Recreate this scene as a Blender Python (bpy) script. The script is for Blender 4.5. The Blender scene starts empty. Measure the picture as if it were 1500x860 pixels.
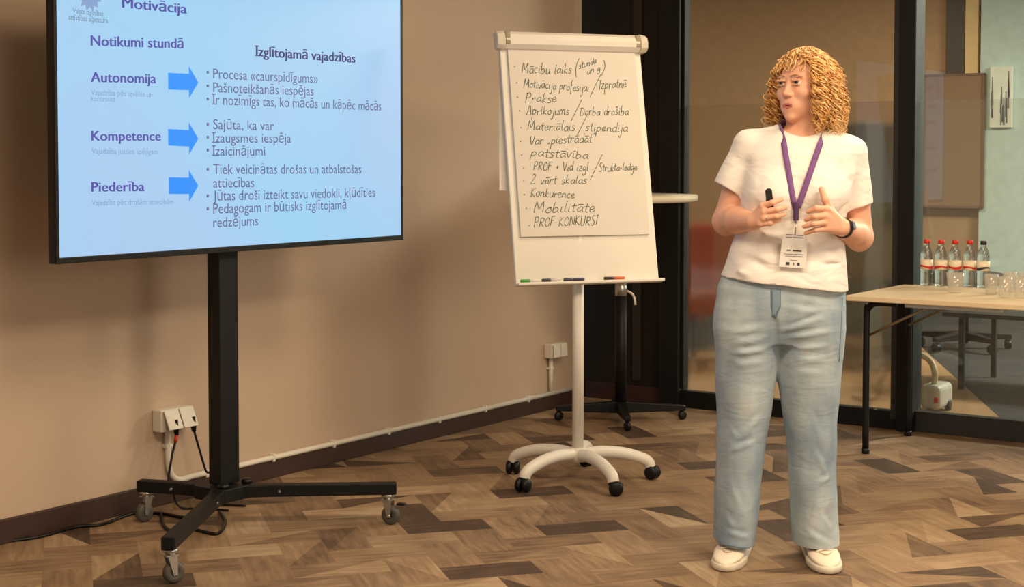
import bpy, bmesh, math, random
import numpy as np
from mathutils import Vector, Matrix
from mathutils.bvhtree import BVHTree

random.seed(7); np.random.seed(7)
R = math.radians
SC = bpy.context.scene
COL = SC.collection

# ------------------------------------------------------------------ camera, light, exposure
F, CX, CY, PITCH, EYE = 2263.0, 750.0, 325.0, R(2.4), 1.336      # surveyed for a 1500x860 frame
cam = bpy.data.cameras.new('camera'); camo = bpy.data.objects.new('camera', cam); COL.objects.link(camo)
camo.location = (0, 0, EYE); camo.rotation_euler = (R(90) - PITCH, 0, 0)
cam.sensor_width = 36; cam.lens = 36 * F / 1500; cam.shift_y = -(430 - CY) / 1500
cam.clip_start = .05; SC.camera = camo
SC.view_settings.view_transform = 'Standard'; SC.view_settings.look = 'None'
SC.view_settings.exposure = 0.0; SC.view_settings.gamma = 1; SC.view_settings.use_curve_mapping = False

wd = bpy.data.worlds.new('world'); SC.world = wd; wd.use_nodes = True
wd.node_tree.nodes['Background'].inputs[0].default_value = (1.0, .88, .74, 1)
wd.node_tree.nodes['Background'].inputs[1].default_value = .48

def area_light(name, loc, size, power, color, target=None, spread=None):
    l = bpy.data.lights.new(name, 'AREA'); l.shape = 'RECTANGLE'; l.size, l.size_y = size; l.energy = power; l.color = color
    if spread: l.spread = R(spread)
    o = bpy.data.objects.new(name, l); COL.objects.link(o); o.location = loc
    if target: o.rotation_euler = (Vector(target) - Vector(loc)).to_track_quat('-Z', 'Y').to_euler()
    return o
WARM = (1.0, .775, .52)
area_light('ceiling_panel_light', (.0, 3.2, 2.78), (1.2, .6), 60, WARM)
area_light('ceiling_panel_light', (1.9, 3.4, 2.78), (1.2, .6), 66, WARM)
area_light('ceiling_panel_light', (1.4, 5.6, 2.78), (.9, .5), 26, WARM)
area_light('ceiling_panel_light', (3.0, 4.6, 2.78), (.9, .5), 34, WARM)
area_light('wall_fill_light', (4.2, .8, 1.7), (1.8, 1.6), 52, (1.0, .80, .58), (-.8, 6.2, 1.1))  # unseen fill lamp added on the right to brighten the left wall

# ------------------------------------------------------------------ surveying helpers
def ray(px, py):
    return Vector(((px - CX) / F, math.cos(PITCH) + math.sin(PITCH) * (CY - py) / F,
                   -math.sin(PITCH) + math.cos(PITCH) * (CY - py) / F))
EYEP = Vector((0, 0, EYE))
def at(px, py, Y):
    d = ray(px, py); return EYEP + d * (Y / d.y)
def gnd(px, py, z=0.0):
    d = ray(px, py); return EYEP + d * ((z - EYE) / d.z)
def onplane(px, py, p0, n):
    d = ray(px, py); return EYEP + d * ((Vector(p0) - EYEP).dot(n) / d.dot(n))

ANG = R(34.5)
P0 = Vector((-1.757, 5.30, 0))                      # a point at the foot of the left wall
D1 = Vector((math.sin(ANG), math.cos(ANG), 0))      # along the left wall, away from the camera
D2 = Vector((math.cos(ANG), -math.sin(ANG), 0))     # out of the left wall, along the glass partition
FRAME = Matrix.Translation(P0) @ Matrix.Rotation(-ANG, 4, 'Z')     # local x = D2, local y = D1
FINV = FRAME.inverted()
def loc_t(px, t):                                    # room coordinate s of the view line px in the plane t
    p = onplane(px, 300, P0 + D1 * t, D1); return (FINV @ p).x
def room(p): return FINV @ Vector(p)

# ------------------------------------------------------------------ materials
def lin(c): return tuple((v / 255 / 12.92) if v / 255 <= .04045 else ((v / 255 + .055) / 1.055) ** 2.4 for v in c)
MATS = {}
def mat(name, rgb, rough=.5, metal=0.0, vary=.06, scale=12.0, bump=0.0, bscale=60.0, **kw):
    if name in MATS: return MATS[name]
    m = bpy.data.materials.new(name); m.use_nodes = True; nt = m.node_tree; b = nt.nodes['Principled BSDF']
    c = lin(rgb)
    b.inputs['Roughness'].default_value = rough; b.inputs['Metallic'].default_value = metal
    tc = nt.nodes.new('ShaderNodeTexCoord')
    nz = nt.nodes.new('ShaderNodeTexNoise'); nz.inputs['Scale'].default_value = scale; nz.inputs['Detail'].default_value = 3
    nt.links.new(tc.outputs['Object'], nz.inputs['Vector'])
    rp = nt.nodes.new('ShaderNodeValToRGB')
    rp.color_ramp.elements[0].position = .3; rp.color_ramp.elements[1].position = .7
    rp.color_ramp.elements[0].color = (*[v * (1 - vary) for v in c], 1); rp.color_ramp.elements[1].color = (*[min(1, v * (1 + vary)) for v in c], 1)
    nt.links.new(nz.outputs['Fac'], rp.inputs[0]); nt.links.new(rp.outputs[0], b.inputs['Base Color'])
    if bump:
        n2 = nt.nodes.new('ShaderNodeTexNoise'); n2.inputs['Scale'].default_value = bscale; n2.inputs['Detail'].default_value = 4
        nt.links.new(tc.outputs['Object'], n2.inputs['Vector'])
        bp = nt.nodes.new('ShaderNodeBump'); bp.inputs['Strength'].default_value = bump; bp.inputs['Distance'].default_value = .01
        nt.links.new(n2.outputs['Fac'], bp.inputs['Height']); nt.links.new(bp.outputs[0], b.inputs['Normal'])
    for k, v in kw.items(): b.inputs[k].default_value = v
    MATS[name] = m; return m
def emit(name, rgb, strength=1.0, rough=.4):
    m = bpy.data.materials.new(name); m.use_nodes = True; b = m.node_tree.nodes['Principled BSDF']
    c = lin(rgb); b.inputs['Base Color'].default_value = (0.01, 0.01, 0.012, 1); b.inputs['Roughness'].default_value = rough
    b.inputs['Emission Color'].default_value = (*c, 1); b.inputs['Emission Strength'].default_value = strength
    MATS[name] = m; return m
def clear(name, tint, glossy=.08, rough=0.0, extra=None, extra_fac=0.0):
    """thin clear sheet: transparent + mirror reflection (+ an optional diffuse haze or rough glass)"""
    m = bpy.data.materials.new(name); m.use_nodes = True; nt = m.node_tree; nt.nodes.clear()
    out = nt.nodes.new('ShaderNodeOutputMaterial'); tr = nt.nodes.new('ShaderNodeBsdfTransparent'); gl = nt.nodes.new('ShaderNodeBsdfGlossy')
    tr.inputs[0].default_value = (*tint, 1); gl.inputs['Roughness'].default_value = rough
    mx = nt.nodes.new('ShaderNodeMixShader'); mx.inputs[0].default_value = glossy
    nt.links.new(tr.outputs[0], mx.inputs[1]); nt.links.new(gl.outputs[0], mx.inputs[2]); last = mx
    if extra:
        if extra == 'glass':
            ex = nt.nodes.new('ShaderNodeBsdfGlass'); ex.inputs['IOR'].default_value = 1.3; ex.inputs['Roughness'].default_value = .0
        elif extra == 'frost':
            ex = nt.nodes.new('ShaderNodeBsdfGlass'); ex.inputs['IOR'].default_value = 1.35; ex.inputs['Roughness'].default_value = .13
            ex.inputs[0].default_value = (.95, .93, .9, 1)
        else:
            ex = nt.nodes.new('ShaderNodeBsdfDiffuse'); ex.inputs[0].default_value = (.85, .82, .76, 1) if 'tumbler' in name else (.6, .6, .58, 1)
        m2 = nt.nodes.new('ShaderNodeMixShader'); m2.inputs[0].default_value = extra_fac
        nt.links.new(mx.outputs[0], m2.inputs[1]); nt.links.new(ex.outputs[0], m2.inputs[2]); last = m2
    nt.links.new(last.outputs[0], out.inputs[0]); MATS[name] = m; return m

M_WALL = mat('beige_wall_paint', (194, 171, 149), .75, vary=.025, scale=1.5, bump=.05, bscale=180)
M_CEIL = mat('ceiling_white', (215, 208, 196), .9)
M_BASE = mat('dark_brown_skirting', (58, 38, 30), .55)
M_BLACK = mat('black_powder_coat', (13, 13, 14), .5, **{'Specular IOR Level': .3})
M_BLACK2 = mat('black_plastic', (12, 12, 13), .42, **{'Specular IOR Level': .35})
M_DARKPANEL = mat('dark_brown_panel', (31, 24, 20), .6, vary=.12, scale=3, **{'Specular IOR Level': .3})
M_FRAME = mat('black_aluminium', (14, 15, 15), .5, **{'Specular IOR Level': .3})
M_FRAME2 = mat('dark_grey_aluminium', (44, 43, 41), .5)
M_WHITE = mat('white_lacquer', (232, 228, 218), .35, vary=.015)
M_WHITEPL = mat('white_plastic', (226, 220, 208), .45, vary=.02)
M_PAPER = mat('paper', (224, 219, 210), .8, vary=.012)
M_CHROME = mat('zinc_steel', (190, 190, 188), .28, .9)
M_GREYRUB = mat('grey_rubber', (78, 74, 70), .5)
M_TABLE = mat('pale_wood_laminate', (222, 202, 168), .45, vary=.05, scale=6)
M_RED = mat('red_cap', (215, 40, 28), .4)
M_GLASS = clear('window_glass', (.93, .95, .93), .018)
M_GLASS2 = clear('side_window_glass', (.93, .95, .93), .045)
M_FROST = clear('frosted_film', (.93, .93, .91), .03, .25, 'frost', .72)
M_HAZE = clear('pale_film', (.95, .95, .94), .02, .2, 'haze', .07)
M_PET = clear('clear_bottle_plastic', (.92, .94, .94), .10, .06, 'glass', .45)
M_TUMBLER = clear('clear_tumbler_glass', (.98, .97, .94), .07, .05, 'haze', .20)

# ------------------------------------------------------------------ mesh helpers
def link(o, parent=None):
    COL.objects.link(o)
    if parent is not None: o.parent = parent
    return o
def tag(o, label=None, cat=None, group=None, kind=None):
    if label: o['label'] = label
    if cat: o['category'] = cat
    if group: o['group'] = group
    if kind: o['kind'] = kind
    return o
def empty(name, loc=(0, 0, 0), rz=0.0, label=None, cat=None, group=None):
    o = bpy.data.objects.new(name, None); link(o); o.location = loc; o.rotation_euler = (0, 0, rz); o.empty_display_size = .1
    return tag(o, label, cat, group)
def copy_tree(o, parent=None):
    c = o.copy(); COL.objects.link(c)
    if parent is not None: c.parent = parent
    for ch in list(o.children): copy_tree(ch, c)
    return c
class MB:
    def __init__(s): s.v = []; s.f = []; s.m = []; s.sm = []
    def add(s, vs, fs, mi=0, smooth=False):
        n = len(s.v); s.v += [tuple(v) for v in vs]
        for f in fs: s.f.append(tuple(i + n for i in f)); s.m.append(mi); s.sm.append(smooth)
        return s
    def box(s, c, size, mi=0, M=None):
        x, y, z = [k / 2 for k in size]; c = Vector(c)
        vs = [Vector((a * x, b * y, d * z)) for a in (-1, 1) for b in (-1, 1) for d in (-1, 1)]
        if M is not None: vs = [M @ v for v in vs]
        return s.add([v + c for v in vs], [(0, 1, 3, 2), (4, 6, 7, 5), (0, 4, 5, 1), (2, 3, 7, 6), (0, 2, 6, 4), (1, 5, 7, 3)], mi)
    def hexa(s, pts, mi=0):                           # 8 points: bottom loop of four, top loop of four
        return s.add(pts, [(3, 2, 1, 0), (4, 5, 6, 7), (0, 1, 5, 4), (1, 2, 6, 5), (2, 3, 7, 6), (3, 0, 4, 7)], mi)
    def tube(s, pts, r, n=8, mi=0, cap=True, smooth=True):
        pts = [Vector(p) for p in pts]; rs = r if isinstance(r, (list, tuple)) else [r] * len(pts)
        vs = []; up = None
        for i, p in enumerate(pts):
            t = (pts[min(i + 1, len(pts) - 1)] - pts[max(i - 1, 0)])
            t = t.normalized() if t.length > 1e-9 else Vector((0, 0, 1))
            if up is None: up = t.orthogonal().normalized()
            up = (up - t * up.dot(t)); up = up.normalized() if up.length > 1e-6 else t.orthogonal().normalized()
            w = t.cross(up)
            for k in range(n):
                a = 2 * math.pi * k / n; vs.append(p + (up * math.cos(a) + w * math.sin(a)) * rs[i])
        fs = [(i * n + k, i * n + (k + 1) % n, (i + 1) * n + (k + 1) % n, (i + 1) * n + k) for i in range(len(pts) - 1) for k in range(n)]
        s.add(vs, fs, mi, smooth)
        if cap:
            b = len(s.v) - len(vs)
            s.f.append(tuple(b + k for k in reversed(range(n)))); s.m.append(mi); s.sm.append(False)
            e = b + (len(pts) - 1) * n
            s.f.append(tuple(e + k for k in range(n))); s.m.append(mi); s.sm.append(False)
        return s
    def lathe(s, prof, c=(0, 0, 0), n=24, mi=0, smooth=True):
        c = Vector(c); vs = []
        for r, z in prof:
            for k in range(n):
                a = 2 * math.pi * k / n; vs.append(c + Vector((r * math.cos(a), r * math.sin(a), z)))
        fs = [(i * n + k, i * n + (k + 1) % n, (i + 1) * n + (k + 1) % n, (i + 1) * n + k) for i in range(len(prof) - 1) for k in range(n)]
        return s.add(vs, fs, mi, smooth)
    def cyl(s, a, b, r, n=16, mi=0): return s.tube([a, b], r, n, mi)
    def prism(s, poly, z0, z1, mi=0, M=None):
        n = len(poly); vs = [Vector((x, y, z0)) for x, y in poly] + [Vector((x, y, z1)) for x, y in poly]
        if M is not None: vs = [M @ v for v in vs]
        return s.add(vs, [tuple(reversed(range(n))), tuple(range(n, 2 * n))] + [(k, (k + 1) % n, n + (k + 1) % n, n + k) for k in range(n)], mi)
    def build(s, name, mats, parent=None, bevel=0.0, M=None, seg=2):
        me = bpy.data.meshes.new(name); me.from_pydata(s.v, [], s.f)
        for m in (mats if isinstance(mats, (list, tuple)) else [mats]): me.materials.append(m)
        for p, mi, sm in zip(me.polygons, s.m, s.sm): p.material_index = mi; p.use_smooth = sm
        me.update()
        o = bpy.data.objects.new(name, me); link(o, parent)
        if M is not None: o.matrix_basis = M
        if bevel:
            b = o.modifiers.new('bevel', 'BEVEL'); b.width = bevel; b.segments = seg; b.limit_method = 'ANGLE'; b.angle_limit = R(40)
        return o
def struct(name, mb, mats, M=None, bevel=0.0):
    o = mb.build(name, mats, None, bevel, M); o['kind'] = 'structure'; return o
def catmull(pts, n=8):
    pts = [Vector(p) for p in pts]; out = []
    for i in range(len(pts) - 1):
        a, b, c, d = pts[max(i - 1, 0)], pts[i], pts[i + 1], pts[min(i + 2, len(pts) - 1)]
        for k in range(n):
            t = k / n
            out.append(.5 * ((2 * b) + (c - a) * t + (2 * a - 5 * b + 4 * c - d) * t * t + (3 * b - a - 3 * c + d) * t ** 3))
    out.append(pts[-1]); return out
def rrect(w, h, r, n=5):
    o = []
    for cx, cy, a0 in ((w / 2 - r, h / 2 - r, 0), (-w / 2 + r, h / 2 - r, 90), (-w / 2 + r, -h / 2 + r, 180), (w / 2 - r, -h / 2 + r, 270)):
        for k in range(n + 1):
            a = R(a0 + 90 * k / n); o.append((cx + r * math.cos(a), cy + r * math.sin(a)))
    return o

# ================================================================== THE SETTING
# floor: herringbone planks, one mesh; tone and grain coordinates kept per plank
def build_floor():
    W, n = .155, 2; th = R(16); c, s_ = math.cos(th), math.sin(th)
    V = []; Fc = []; colr = []
    for i in range(-70, 90):
        for j in range(-18, 22):
            for kind in (0, 1):
                if kind == 0: x0, y0, x1, y1 = i, i, i + n, i + 1
                else: x0, y0, x1, y1 = i - 1, i, i, i + n
                x0 += 2 * n * j; x1 += 2 * n * j
                q = [(x0, y0), (x1, y0), (x1, y1), (x0, y1)]
                g = .0
                q = [(x0 + g, y0 + g), (x1 - g, y0 + g), (x1 - g, y1 - g), (x0 + g, y1 - g)]
                w = [((a * c - b * s_) * W + .4, (a * s_ + b * c) * W + 5.0) for a, b in q]
                mx = sum(p[0] for p in w) / 4; my = sum(p[1] for p in w) / 4
                rl = room((mx, my, 0))
                if rl.x < -.3 or rl.x > 8 or rl.y < -6.5 or rl.y > 4.15: continue
                r = random.random()
                def pick(): return max(0, min(1, random.choice((.02, .1, .28, .4, .45, .5, .5, .55, .55, .6, .6, .65, .7, .75, .85)) + random.uniform(-.05, .05)))
                t1 = pick(); t2 = pick() if random.random() < .5 else t1
                o = random.uniform(0, 20)
                uv = [(0, 0), (1, 0), (1, 1), (0, 1)] if kind == 0 else [(0, 0), (0, 1), (1, 1), (1, 0)]
                for tri, tn in (((0, 1, 2), t1), ((0, 2, 3), t2)) if random.random() < .6 else (((0, 1, 3), t1), ((1, 2, 3), t2)):
                    b = len(V); V += [(w[k][0], w[k][1], 0) for k in tri]; Fc.append((b, b + 1, b + 2))
                    for k in tri: colr += [tn, o + uv[k][0] * .31, o * 3 + uv[k][1] * .155, r]
    me = bpy.data.meshes.new('floor'); me.from_pydata(V, [], Fc)
    ca = me.color_attributes.new('plank', 'FLOAT_COLOR', 'CORNER'); ca.data.foreach_set('color', colr)
    m = bpy.data.materials.new('herringbone_wood'); m.use_nodes = True; nt = m.node_tree; b = nt.nodes['Principled BSDF']
    at_ = nt.nodes.new('ShaderNodeAttribute'); at_.attribute_name = 'plank'
    sp = nt.nodes.new('ShaderNodeSeparateColor'); nt.links.new(at_.outputs['Color'], sp.inputs[0])
    cb = nt.nodes.new('ShaderNodeCombineXYZ')
    mu = nt.nodes.new('ShaderNodeMath'); mu.operation = 'MULTIPLY'; mu.inputs[1].default_value = 9.0; nt.links.new(sp.outputs[2], mu.inputs[0])
    nt.links.new(sp.outputs[1], cb.inputs[0]); nt.links.new(mu.outputs[0], cb.inputs[1])
    g1 = nt.nodes.new('ShaderNodeTexNoise'); g1.inputs['Scale'].default_value = 5; g1.inputs['Detail'].default_value = 6; nt.links.new(cb.outputs[0], g1.inputs['Vector'])
    tc = nt.nodes.new('ShaderNodeTexCoord')
    g2 = nt.nodes.new('ShaderNodeTexNoise'); g2.inputs['Scale'].default_value = 5.5; g2.inputs['Detail'].default_value = 4; nt.links.new(tc.outputs['Object'], g2.inputs['Vector'])
    def math_(op, a, bb):
        x = nt.nodes.new('ShaderNodeMath'); x.operation = op
        for k, q in enumerate((a, bb)):
            if isinstance(q, (int, float)): x.inputs[k].default_value = q
            else: nt.links.new(q, x.inputs[k])
        return x.outputs[0]
    t = math_('ADD', sp.outputs[0], math_('MULTIPLY', math_('SUBTRACT', g1.outputs['Fac'], .5), .75))
    t = math_('ADD', t, math_('MULTIPLY', math_('SUBTRACT', g2.outputs['Fac'], .5), .55))
    rp = nt.nodes.new('ShaderNodeValToRGB'); e = rp.color_ramp.elements
    e[0].position = 0; e[0].color = (*lin((70, 56, 47)), 1); e[1].position = 1; e[1].color = (*lin((176, 154, 127)), 1)
    for p, cc in ((.25, (96, 77, 61)), (.5, (130, 106, 83)), (.75, (154, 129, 101))):
        k = e.new(p); k.color = (*lin(cc), 1)
    nt.links.new(t, rp.inputs[0]); nt.links.new(rp.outputs[0], b.inputs['Base Color'])
    b.inputs['Roughness'].default_value = .55; b.inputs['Specular IOR Level'].default_value = .3
    bp = nt.nodes.new('ShaderNodeBump'); bp.inputs['Strength'].default_value = .12; bp.inputs['Distance'].default_value = .004
    nt.links.new(g1.outputs['Fac'], bp.inputs['Height']); nt.links.new(bp.outputs[0], b.inputs['Normal'])
    me.materials.append(m)
    o = bpy.data.objects.new('floor', me); link(o); o['kind'] = 'structure'
build_floor()
struct('floor_underlay', MB().box((3.5, -1.2, -.03), (9, 10.8, .05)), mat('dark_joint', (60, 48, 40), .9), FRAME)

T_GL = 3.93                                            # plane of the glass partition
WALL_END = 3.705
CEIL_Z = 2.85
struct('wall_left', MB().box((-.08, (WALL_END - 6.2) / 2, CEIL_Z / 2), (.16, WALL_END + 6.2, CEIL_Z)), M_WALL, FRAME)
struct('baseboard_left', MB().box((.008, (WALL_END - 6.2) / 2 - .001, .043), (.016, WALL_END + 6.2, .086)), M_BASE, FRAME, .003)
struct('trim_1', MB().box((.002, WALL_END + .010, CEIL_Z / 2 + .04), (.05, .020, CEIL_Z - .1)), mat('pale_corner_bead', (205, 192, 172), .5), FRAME)
struct('ceiling', MB().box((3.2, -1.0, CEIL_Z + .05), (9, 10.4, .1)), M_CEIL, FRAME)

# glass partition: dark panel, posts, rails, panes
sA0, sA1 = loc_t(974, T_GL), loc_t(1002, T_GL)
sB0, sB1, sB2 = loc_t(1311, T_GL), loc_t(1323, T_GL), loc_t(1347, T_GL)
S_END = 6.5
struct('wall_dark', MB().box(((sA0 - .5) / 2, T_GL + .04, CEIL_Z / 2), (sA0 + .5, .08, CEIL_Z)), M_DARKPANEL, FRAME)
struct('baseboard_back', MB().box(((sA0 - .06) / 2, T_GL - .008, .045), (sA0 + .06, .016, .09)), mat('maroon_skirting', (52, 28, 24), .5), FRAME, .003)
struct('trim_2', MB().box(((sA0 + sA1) / 2, T_GL, CEIL_Z / 2), (sA1 - sA0, .12, CEIL_Z)), M_FRAME, FRAME, .004)
struct('trim_3', MB().box(((sB1 + sB2) / 2, T_GL - .01, CEIL_Z / 2), (sB2 - sB1, .13, CEIL_Z)), M_FRAME, FRAME, .004)
struct('trim_4', MB().box((sA0 * .62, T_GL - .012, CEIL_Z / 2 + .06), (.05, .02, CEIL_Z - .12)), mat('dark_umber_strip', (40, 31, 25), .5), FRAME, .002)
wf = MB()
wf.box(((sA1 + sB1) / 2, T_GL, .045), (sB1 - sA1, .06, .09)); wf.box(((sA1 + sB1) / 2, T_GL, 2.45), (sB1 - sA1, .06, .09))
wf.box((sA1 + .008, T_GL, 1.3), (.016, .06, 2.4)); wf.box(((sB0 + sB1) / 2, T_GL, 1.25), (sB1 - sB0, .07, 2.4), 1)
w1 = struct('window_1', wf, [M_FRAME, M_FRAME2], FRAME, .002)
MB().box(((sA1 + sB0) / 2, T_GL, 1.25), (sB0 - sA1, .008, 2.34)).build('glass_pane', M_GLASS, w1)
MB().box(((sA1 + sB0) / 2, T_GL + .008, .85), (sB0 - sA1 - .02, .004, 1.52)).build('frosted_film', M_FROST, w1)
wf = MB()
wf.box(((sB2 + S_END) / 2, T_GL, .05), (S_END - sB2, .06, .10)); wf.box(((sB2 + S_END) / 2, T_GL, 2.45), (S_END - sB2, .06, .09))
wf.box((S_END, T_GL, 1.25), (.06, .06, 2.5))
w2 = struct('window_2', wf, [mat('charcoal_aluminium', (44, 45, 43), .45)], FRAME, .002)
MB().box(((sB2 + S_END) / 2, T_GL, 1.25), (S_END - sB2, .008, 2.34)).build('glass_pane', M_GLASS2, w2)
MB().box(((sB2 + S_END) / 2, T_GL + .008, .85), (S_END - sB2 - .02, .003, 1.52)).build('frosted_film', M_HAZE, w2)

# room beyond the glass
T_BK = 10.0
sK = loc_t(1437, T_BK)
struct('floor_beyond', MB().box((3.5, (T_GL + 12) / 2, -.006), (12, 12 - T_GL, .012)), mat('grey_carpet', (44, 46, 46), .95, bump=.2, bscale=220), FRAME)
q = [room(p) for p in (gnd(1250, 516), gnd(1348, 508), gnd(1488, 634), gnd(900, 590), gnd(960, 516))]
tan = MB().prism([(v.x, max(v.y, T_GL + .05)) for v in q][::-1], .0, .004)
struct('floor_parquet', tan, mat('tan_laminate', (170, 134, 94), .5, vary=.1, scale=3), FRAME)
struct('wall_back', MB().box(((-4.4 + sK) / 2, T_BK + .06, 1.6), (sK + 4.4, .12, 3.2)), mat('brown_far_wall', (176, 142, 106), .8), FRAME)
struct('wall_far_left', MB().box((-4.4, (T_GL + T_BK) / 2, 1.6), (.12, T_BK - T_GL, 3.2)), MATS['brown_far_wall'], FRAME)
struct('wall_right', MB().box(((sK + 8) / 2, T_BK + .0, 1.6), (8 - sK, .12, 3.2)), mat('pale_teal_wall', (196, 216, 207), .7), FRAME)
struct('ceiling_beyond', MB().box((2.5, (T_GL + 12) / 2 + .06, 3.2), (11, 12 - T_GL, .1)), M_CEIL, FRAME)
dA, dB, dC = loc_t(1385, T_BK), loc_t(1412, T_BK), loc_t(1433, T_BK)
dr = struct('trim_6', MB().box(((dA + dB) / 2, T_BK - .02, 2.55), (dB - dA, .04, 1.3)), mat('dark_door', (60, 50, 42), .5), FRAME, .003)
struct('trim_5', MB().box(((dB + dC) / 2, T_BK - .02, 2.55), (dC - dB - .01, .04, 1.3)), mat('yellowish_jamb', (226, 192, 134), .5), FRAME, .003)
area_light('far_ceiling_light', FRAME @ Vector((4.2, 7.6, 3.0)), (1.4, 1.0), 600, (1, .92, .8))
area_light('far_ceiling_light', FRAME @ Vector((-.6, 7.4, 3.0)), (1.2, .8), 75, (1, .84, .62))

# ================================================================== TELEVISION ON ITS TROLLEY
HUB = Vector((-1.04, 5.54, 0))
TVP = Vector((-.974, 5.495, 0))                       # foot of the screen plane, parallel to the left wall
def tvuz(px, py):
    p = onplane(px, py, TVP, D2); return (p - TVP).dot(D1), p.z
U0 = tvuz(82, 383)[0]; U1 = tvuz(590, 352)[0]; Z0 = 1.0; Z1 = Z0 + (U1 - U0) * .567
tv = empty('television', tuple(TVP + D1 * ((U0 + U1) / 2) + Vector((0, 0, Z0))), -ANG,
           'large flat black framed screen showing a pale blue slide with purple headings', 'television')
UC = (U0 + U1) / 2; TW = U1 - U0; TH = Z1 - Z0
bz = MB()                                              # local: x = out of the screen, y = along the wall, z up
bz.box((-.019, 0, TH / 2), (.030, TW, TH))
bz.box((-.040, 0, TH * .42), (.02, TW * .7, TH * .6))
b_ = .012; bb_ = .020
for c, sz in (((0, 0, bb_ / 2), (.008, TW, bb_)), ((0, 0, TH - b_ / 2), (.008, TW, b_)), ((0, -TW / 2 + b_ / 2, TH / 2), (.008, b_, TH - 2 * b_)), ((0, TW / 2 - b_ / 2, TH / 2), (.008, b_, TH - 2 * b_))):
    bz.box(c, sz)
bz.build('bezel', M_BLACK2, tv, .002)
scr = MB().box((-.0015, 0, TH / 2), (.004, TW - 2 * b_, TH - 2 * b_)).build('screen', None, tv)
def screen_mat():
    m = bpy.data.materials.new('lit_screen'); m.use_nodes = True; nt = m.node_tree; b = nt.nodes['Principled BSDF']
    b.inputs['Base Color'].default_value = (.01, .01, .012, 1); b.inputs['Roughness'].default_value = .35
    tc = nt.nodes.new('ShaderNodeTexCoord'); nz = nt.nodes.new('ShaderNodeTexNoise'); nz.inputs['Scale'].default_value = .9; nz.inputs['Detail'].default_value = 1
    nt.links.new(tc.outputs['Object'], nz.inputs['Vector'])
    rp = nt.nodes.new('ShaderNodeValToRGB'); rp.color_ramp.elements[0].position = .35; rp.color_ramp.elements[1].position = .65
    rp.color_ramp.elements[0].color = (*lin((154, 208, 242)), 1); rp.color_ramp.elements[1].color = (*lin((168, 202, 238)), 1)
    nt.links.new(nz.outputs['Fac'], rp.inputs[0]); nt.links.new(rp.outputs[0], b.inputs['Emission Color']); b.inputs['Emission Strength'].default_value = 1
    return m
scr.data.materials[0] = screen_mat()

class Lettering:
    """flat lettering collected into one mesh, laid in the plane (origin, ex, ey)"""
    def __init__(s): s.v = []; s.f = []; s.m = []
    def text(s, body, to2d, x0y0, x1, height, mi=0, bold=0.0, serif=False):
        cu = bpy.data.curves.new('t', 'FONT'); cu.body = body; cu.size = 1; cu.resolution_u = 3
        o = bpy.data.objects.new('t', cu); COL.objects.link(o)
        dg = bpy.context.evaluated_depsgraph_get(); dg.update()
        me = bpy.data.meshes.new_from_object(o.evaluated_get(dg))
        xs = [v.co.x for v in me.vertices]
        mn, mxx = min(xs), max(xs)
        a = to2d(*x0y0); bq = to2d(*x1)
        k = (bq[0] - a[0]) / (mxx - mn); n = len(s.v)
        dy = (bq[1] - a[1]) / max(1e-6, bq[0] - a[0])
        for sh in ((-bold, 0, bold) if bold > .005 else (0,)):
            n = len(s.v)
            for v in me.vertices:
                u = (v.co.x - mn + sh * 2.2) * k; s.v.append((a[0] + u, a[1] + v.co.y * height + dy * u))
            for p in me.polygons: s.f.append(tuple(i + n for i in p.vertices)); s.m.append(mi)
        if serif and body[0] == 'I':                   # the slide's capital I carries bars
            st = .115 * k
            for yy in (0, .66 * height):
                n = len(s.v); s.v += [(a[0] - st, a[1] + yy), (a[0] + st * 2.0, a[1] + yy), (a[0] + st * 2.0, a[1] + yy + .065 * height), (a[0] - st, a[1] + yy + .065 * height)]
                s.f.append((n, n + 1, n + 2, n + 3)); s.m.append(mi)
        bpy.data.objects.remove(o); bpy.data.curves.remove(cu); bpy.data.meshes.remove(me)
    def poly(s, pts, mi=0):
        n = len(s.v); s.v += [tuple(p) for p in pts]; s.f.append(tuple(range(n, n + len(pts)))); s.m.append(mi)
    def build(s, name, mats, parent, place):
        me = bpy.data.meshes.new(name); me.from_pydata([place(*p) for p in s.v], [], s.f)
        for m in mats: me.materials.append(m)
        for p, mi in zip(me.polygons, s.m): p.material_index = mi
        me.update(); o = bpy.data.objects.new(name, me); link(o, parent); return o
T_PURP = emit('slide_purple', (84, 80, 168)); T_INK = emit('slide_ink', (92, 92, 142)); T_DARK = emit('slide_dark_purple', (62, 54, 112))
T_PALE = emit('slide_pale', (128, 158, 206)); T_BLUE = emit('slide_blue', (20, 142, 250)); T_GREY = emit('slide_grey', (104, 128, 158))
def tvl(off): return lambda u, z: (off, u - UC, z - Z0)
TMS = [T_PURP, T_INK, T_DARK, T_PALE, T_BLUE, T_GREY]
def tt(s, a, b, h, mi, bold=0.0, serif=False, bullet=None):
    m = ((a[0] + b[0]) / 2, a[1]); L_ = Lettering(); L_.text(s, tvuz, a, b, h * 1.0 * (tvuz(m[0], m[1] - 1)[1] - tvuz(*m)[1]), mi, bold, serif)
    if bullet:
        u, z = tvuz(*bullet); L_.poly([(u + .006 * math.cos(k * .7854), z + .006 * math.sin(k * .7854)) for k in range(8)], mi)
    L_.build('heading' if mi in (0, 2) else 'caption' if mi in (3, 5) else 'bullet_line', TMS, scr, tvl(.0012))
tt('Motivācija', (179, 11), (273, 20), 21.5, 0, .012)
tt('Notikumi stundā', (133, 67), (268, 71), 21.5, 0, .012)
tt('Autonomija', (133, 120), (228, 122), 21, 0, .012)
tt('Kompetence', (134, 206), (235, 206), 20.5, 0, .012)
tt('Piederība', (134, 281), (211, 280), 20.5, 0, .012)
tt('Vajadzība pēc izvēles un', (133, 139), (223, 142), 11.5, 3)
tt('kontroles', (133, 148), (168, 149), 11.5, 3)
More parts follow.
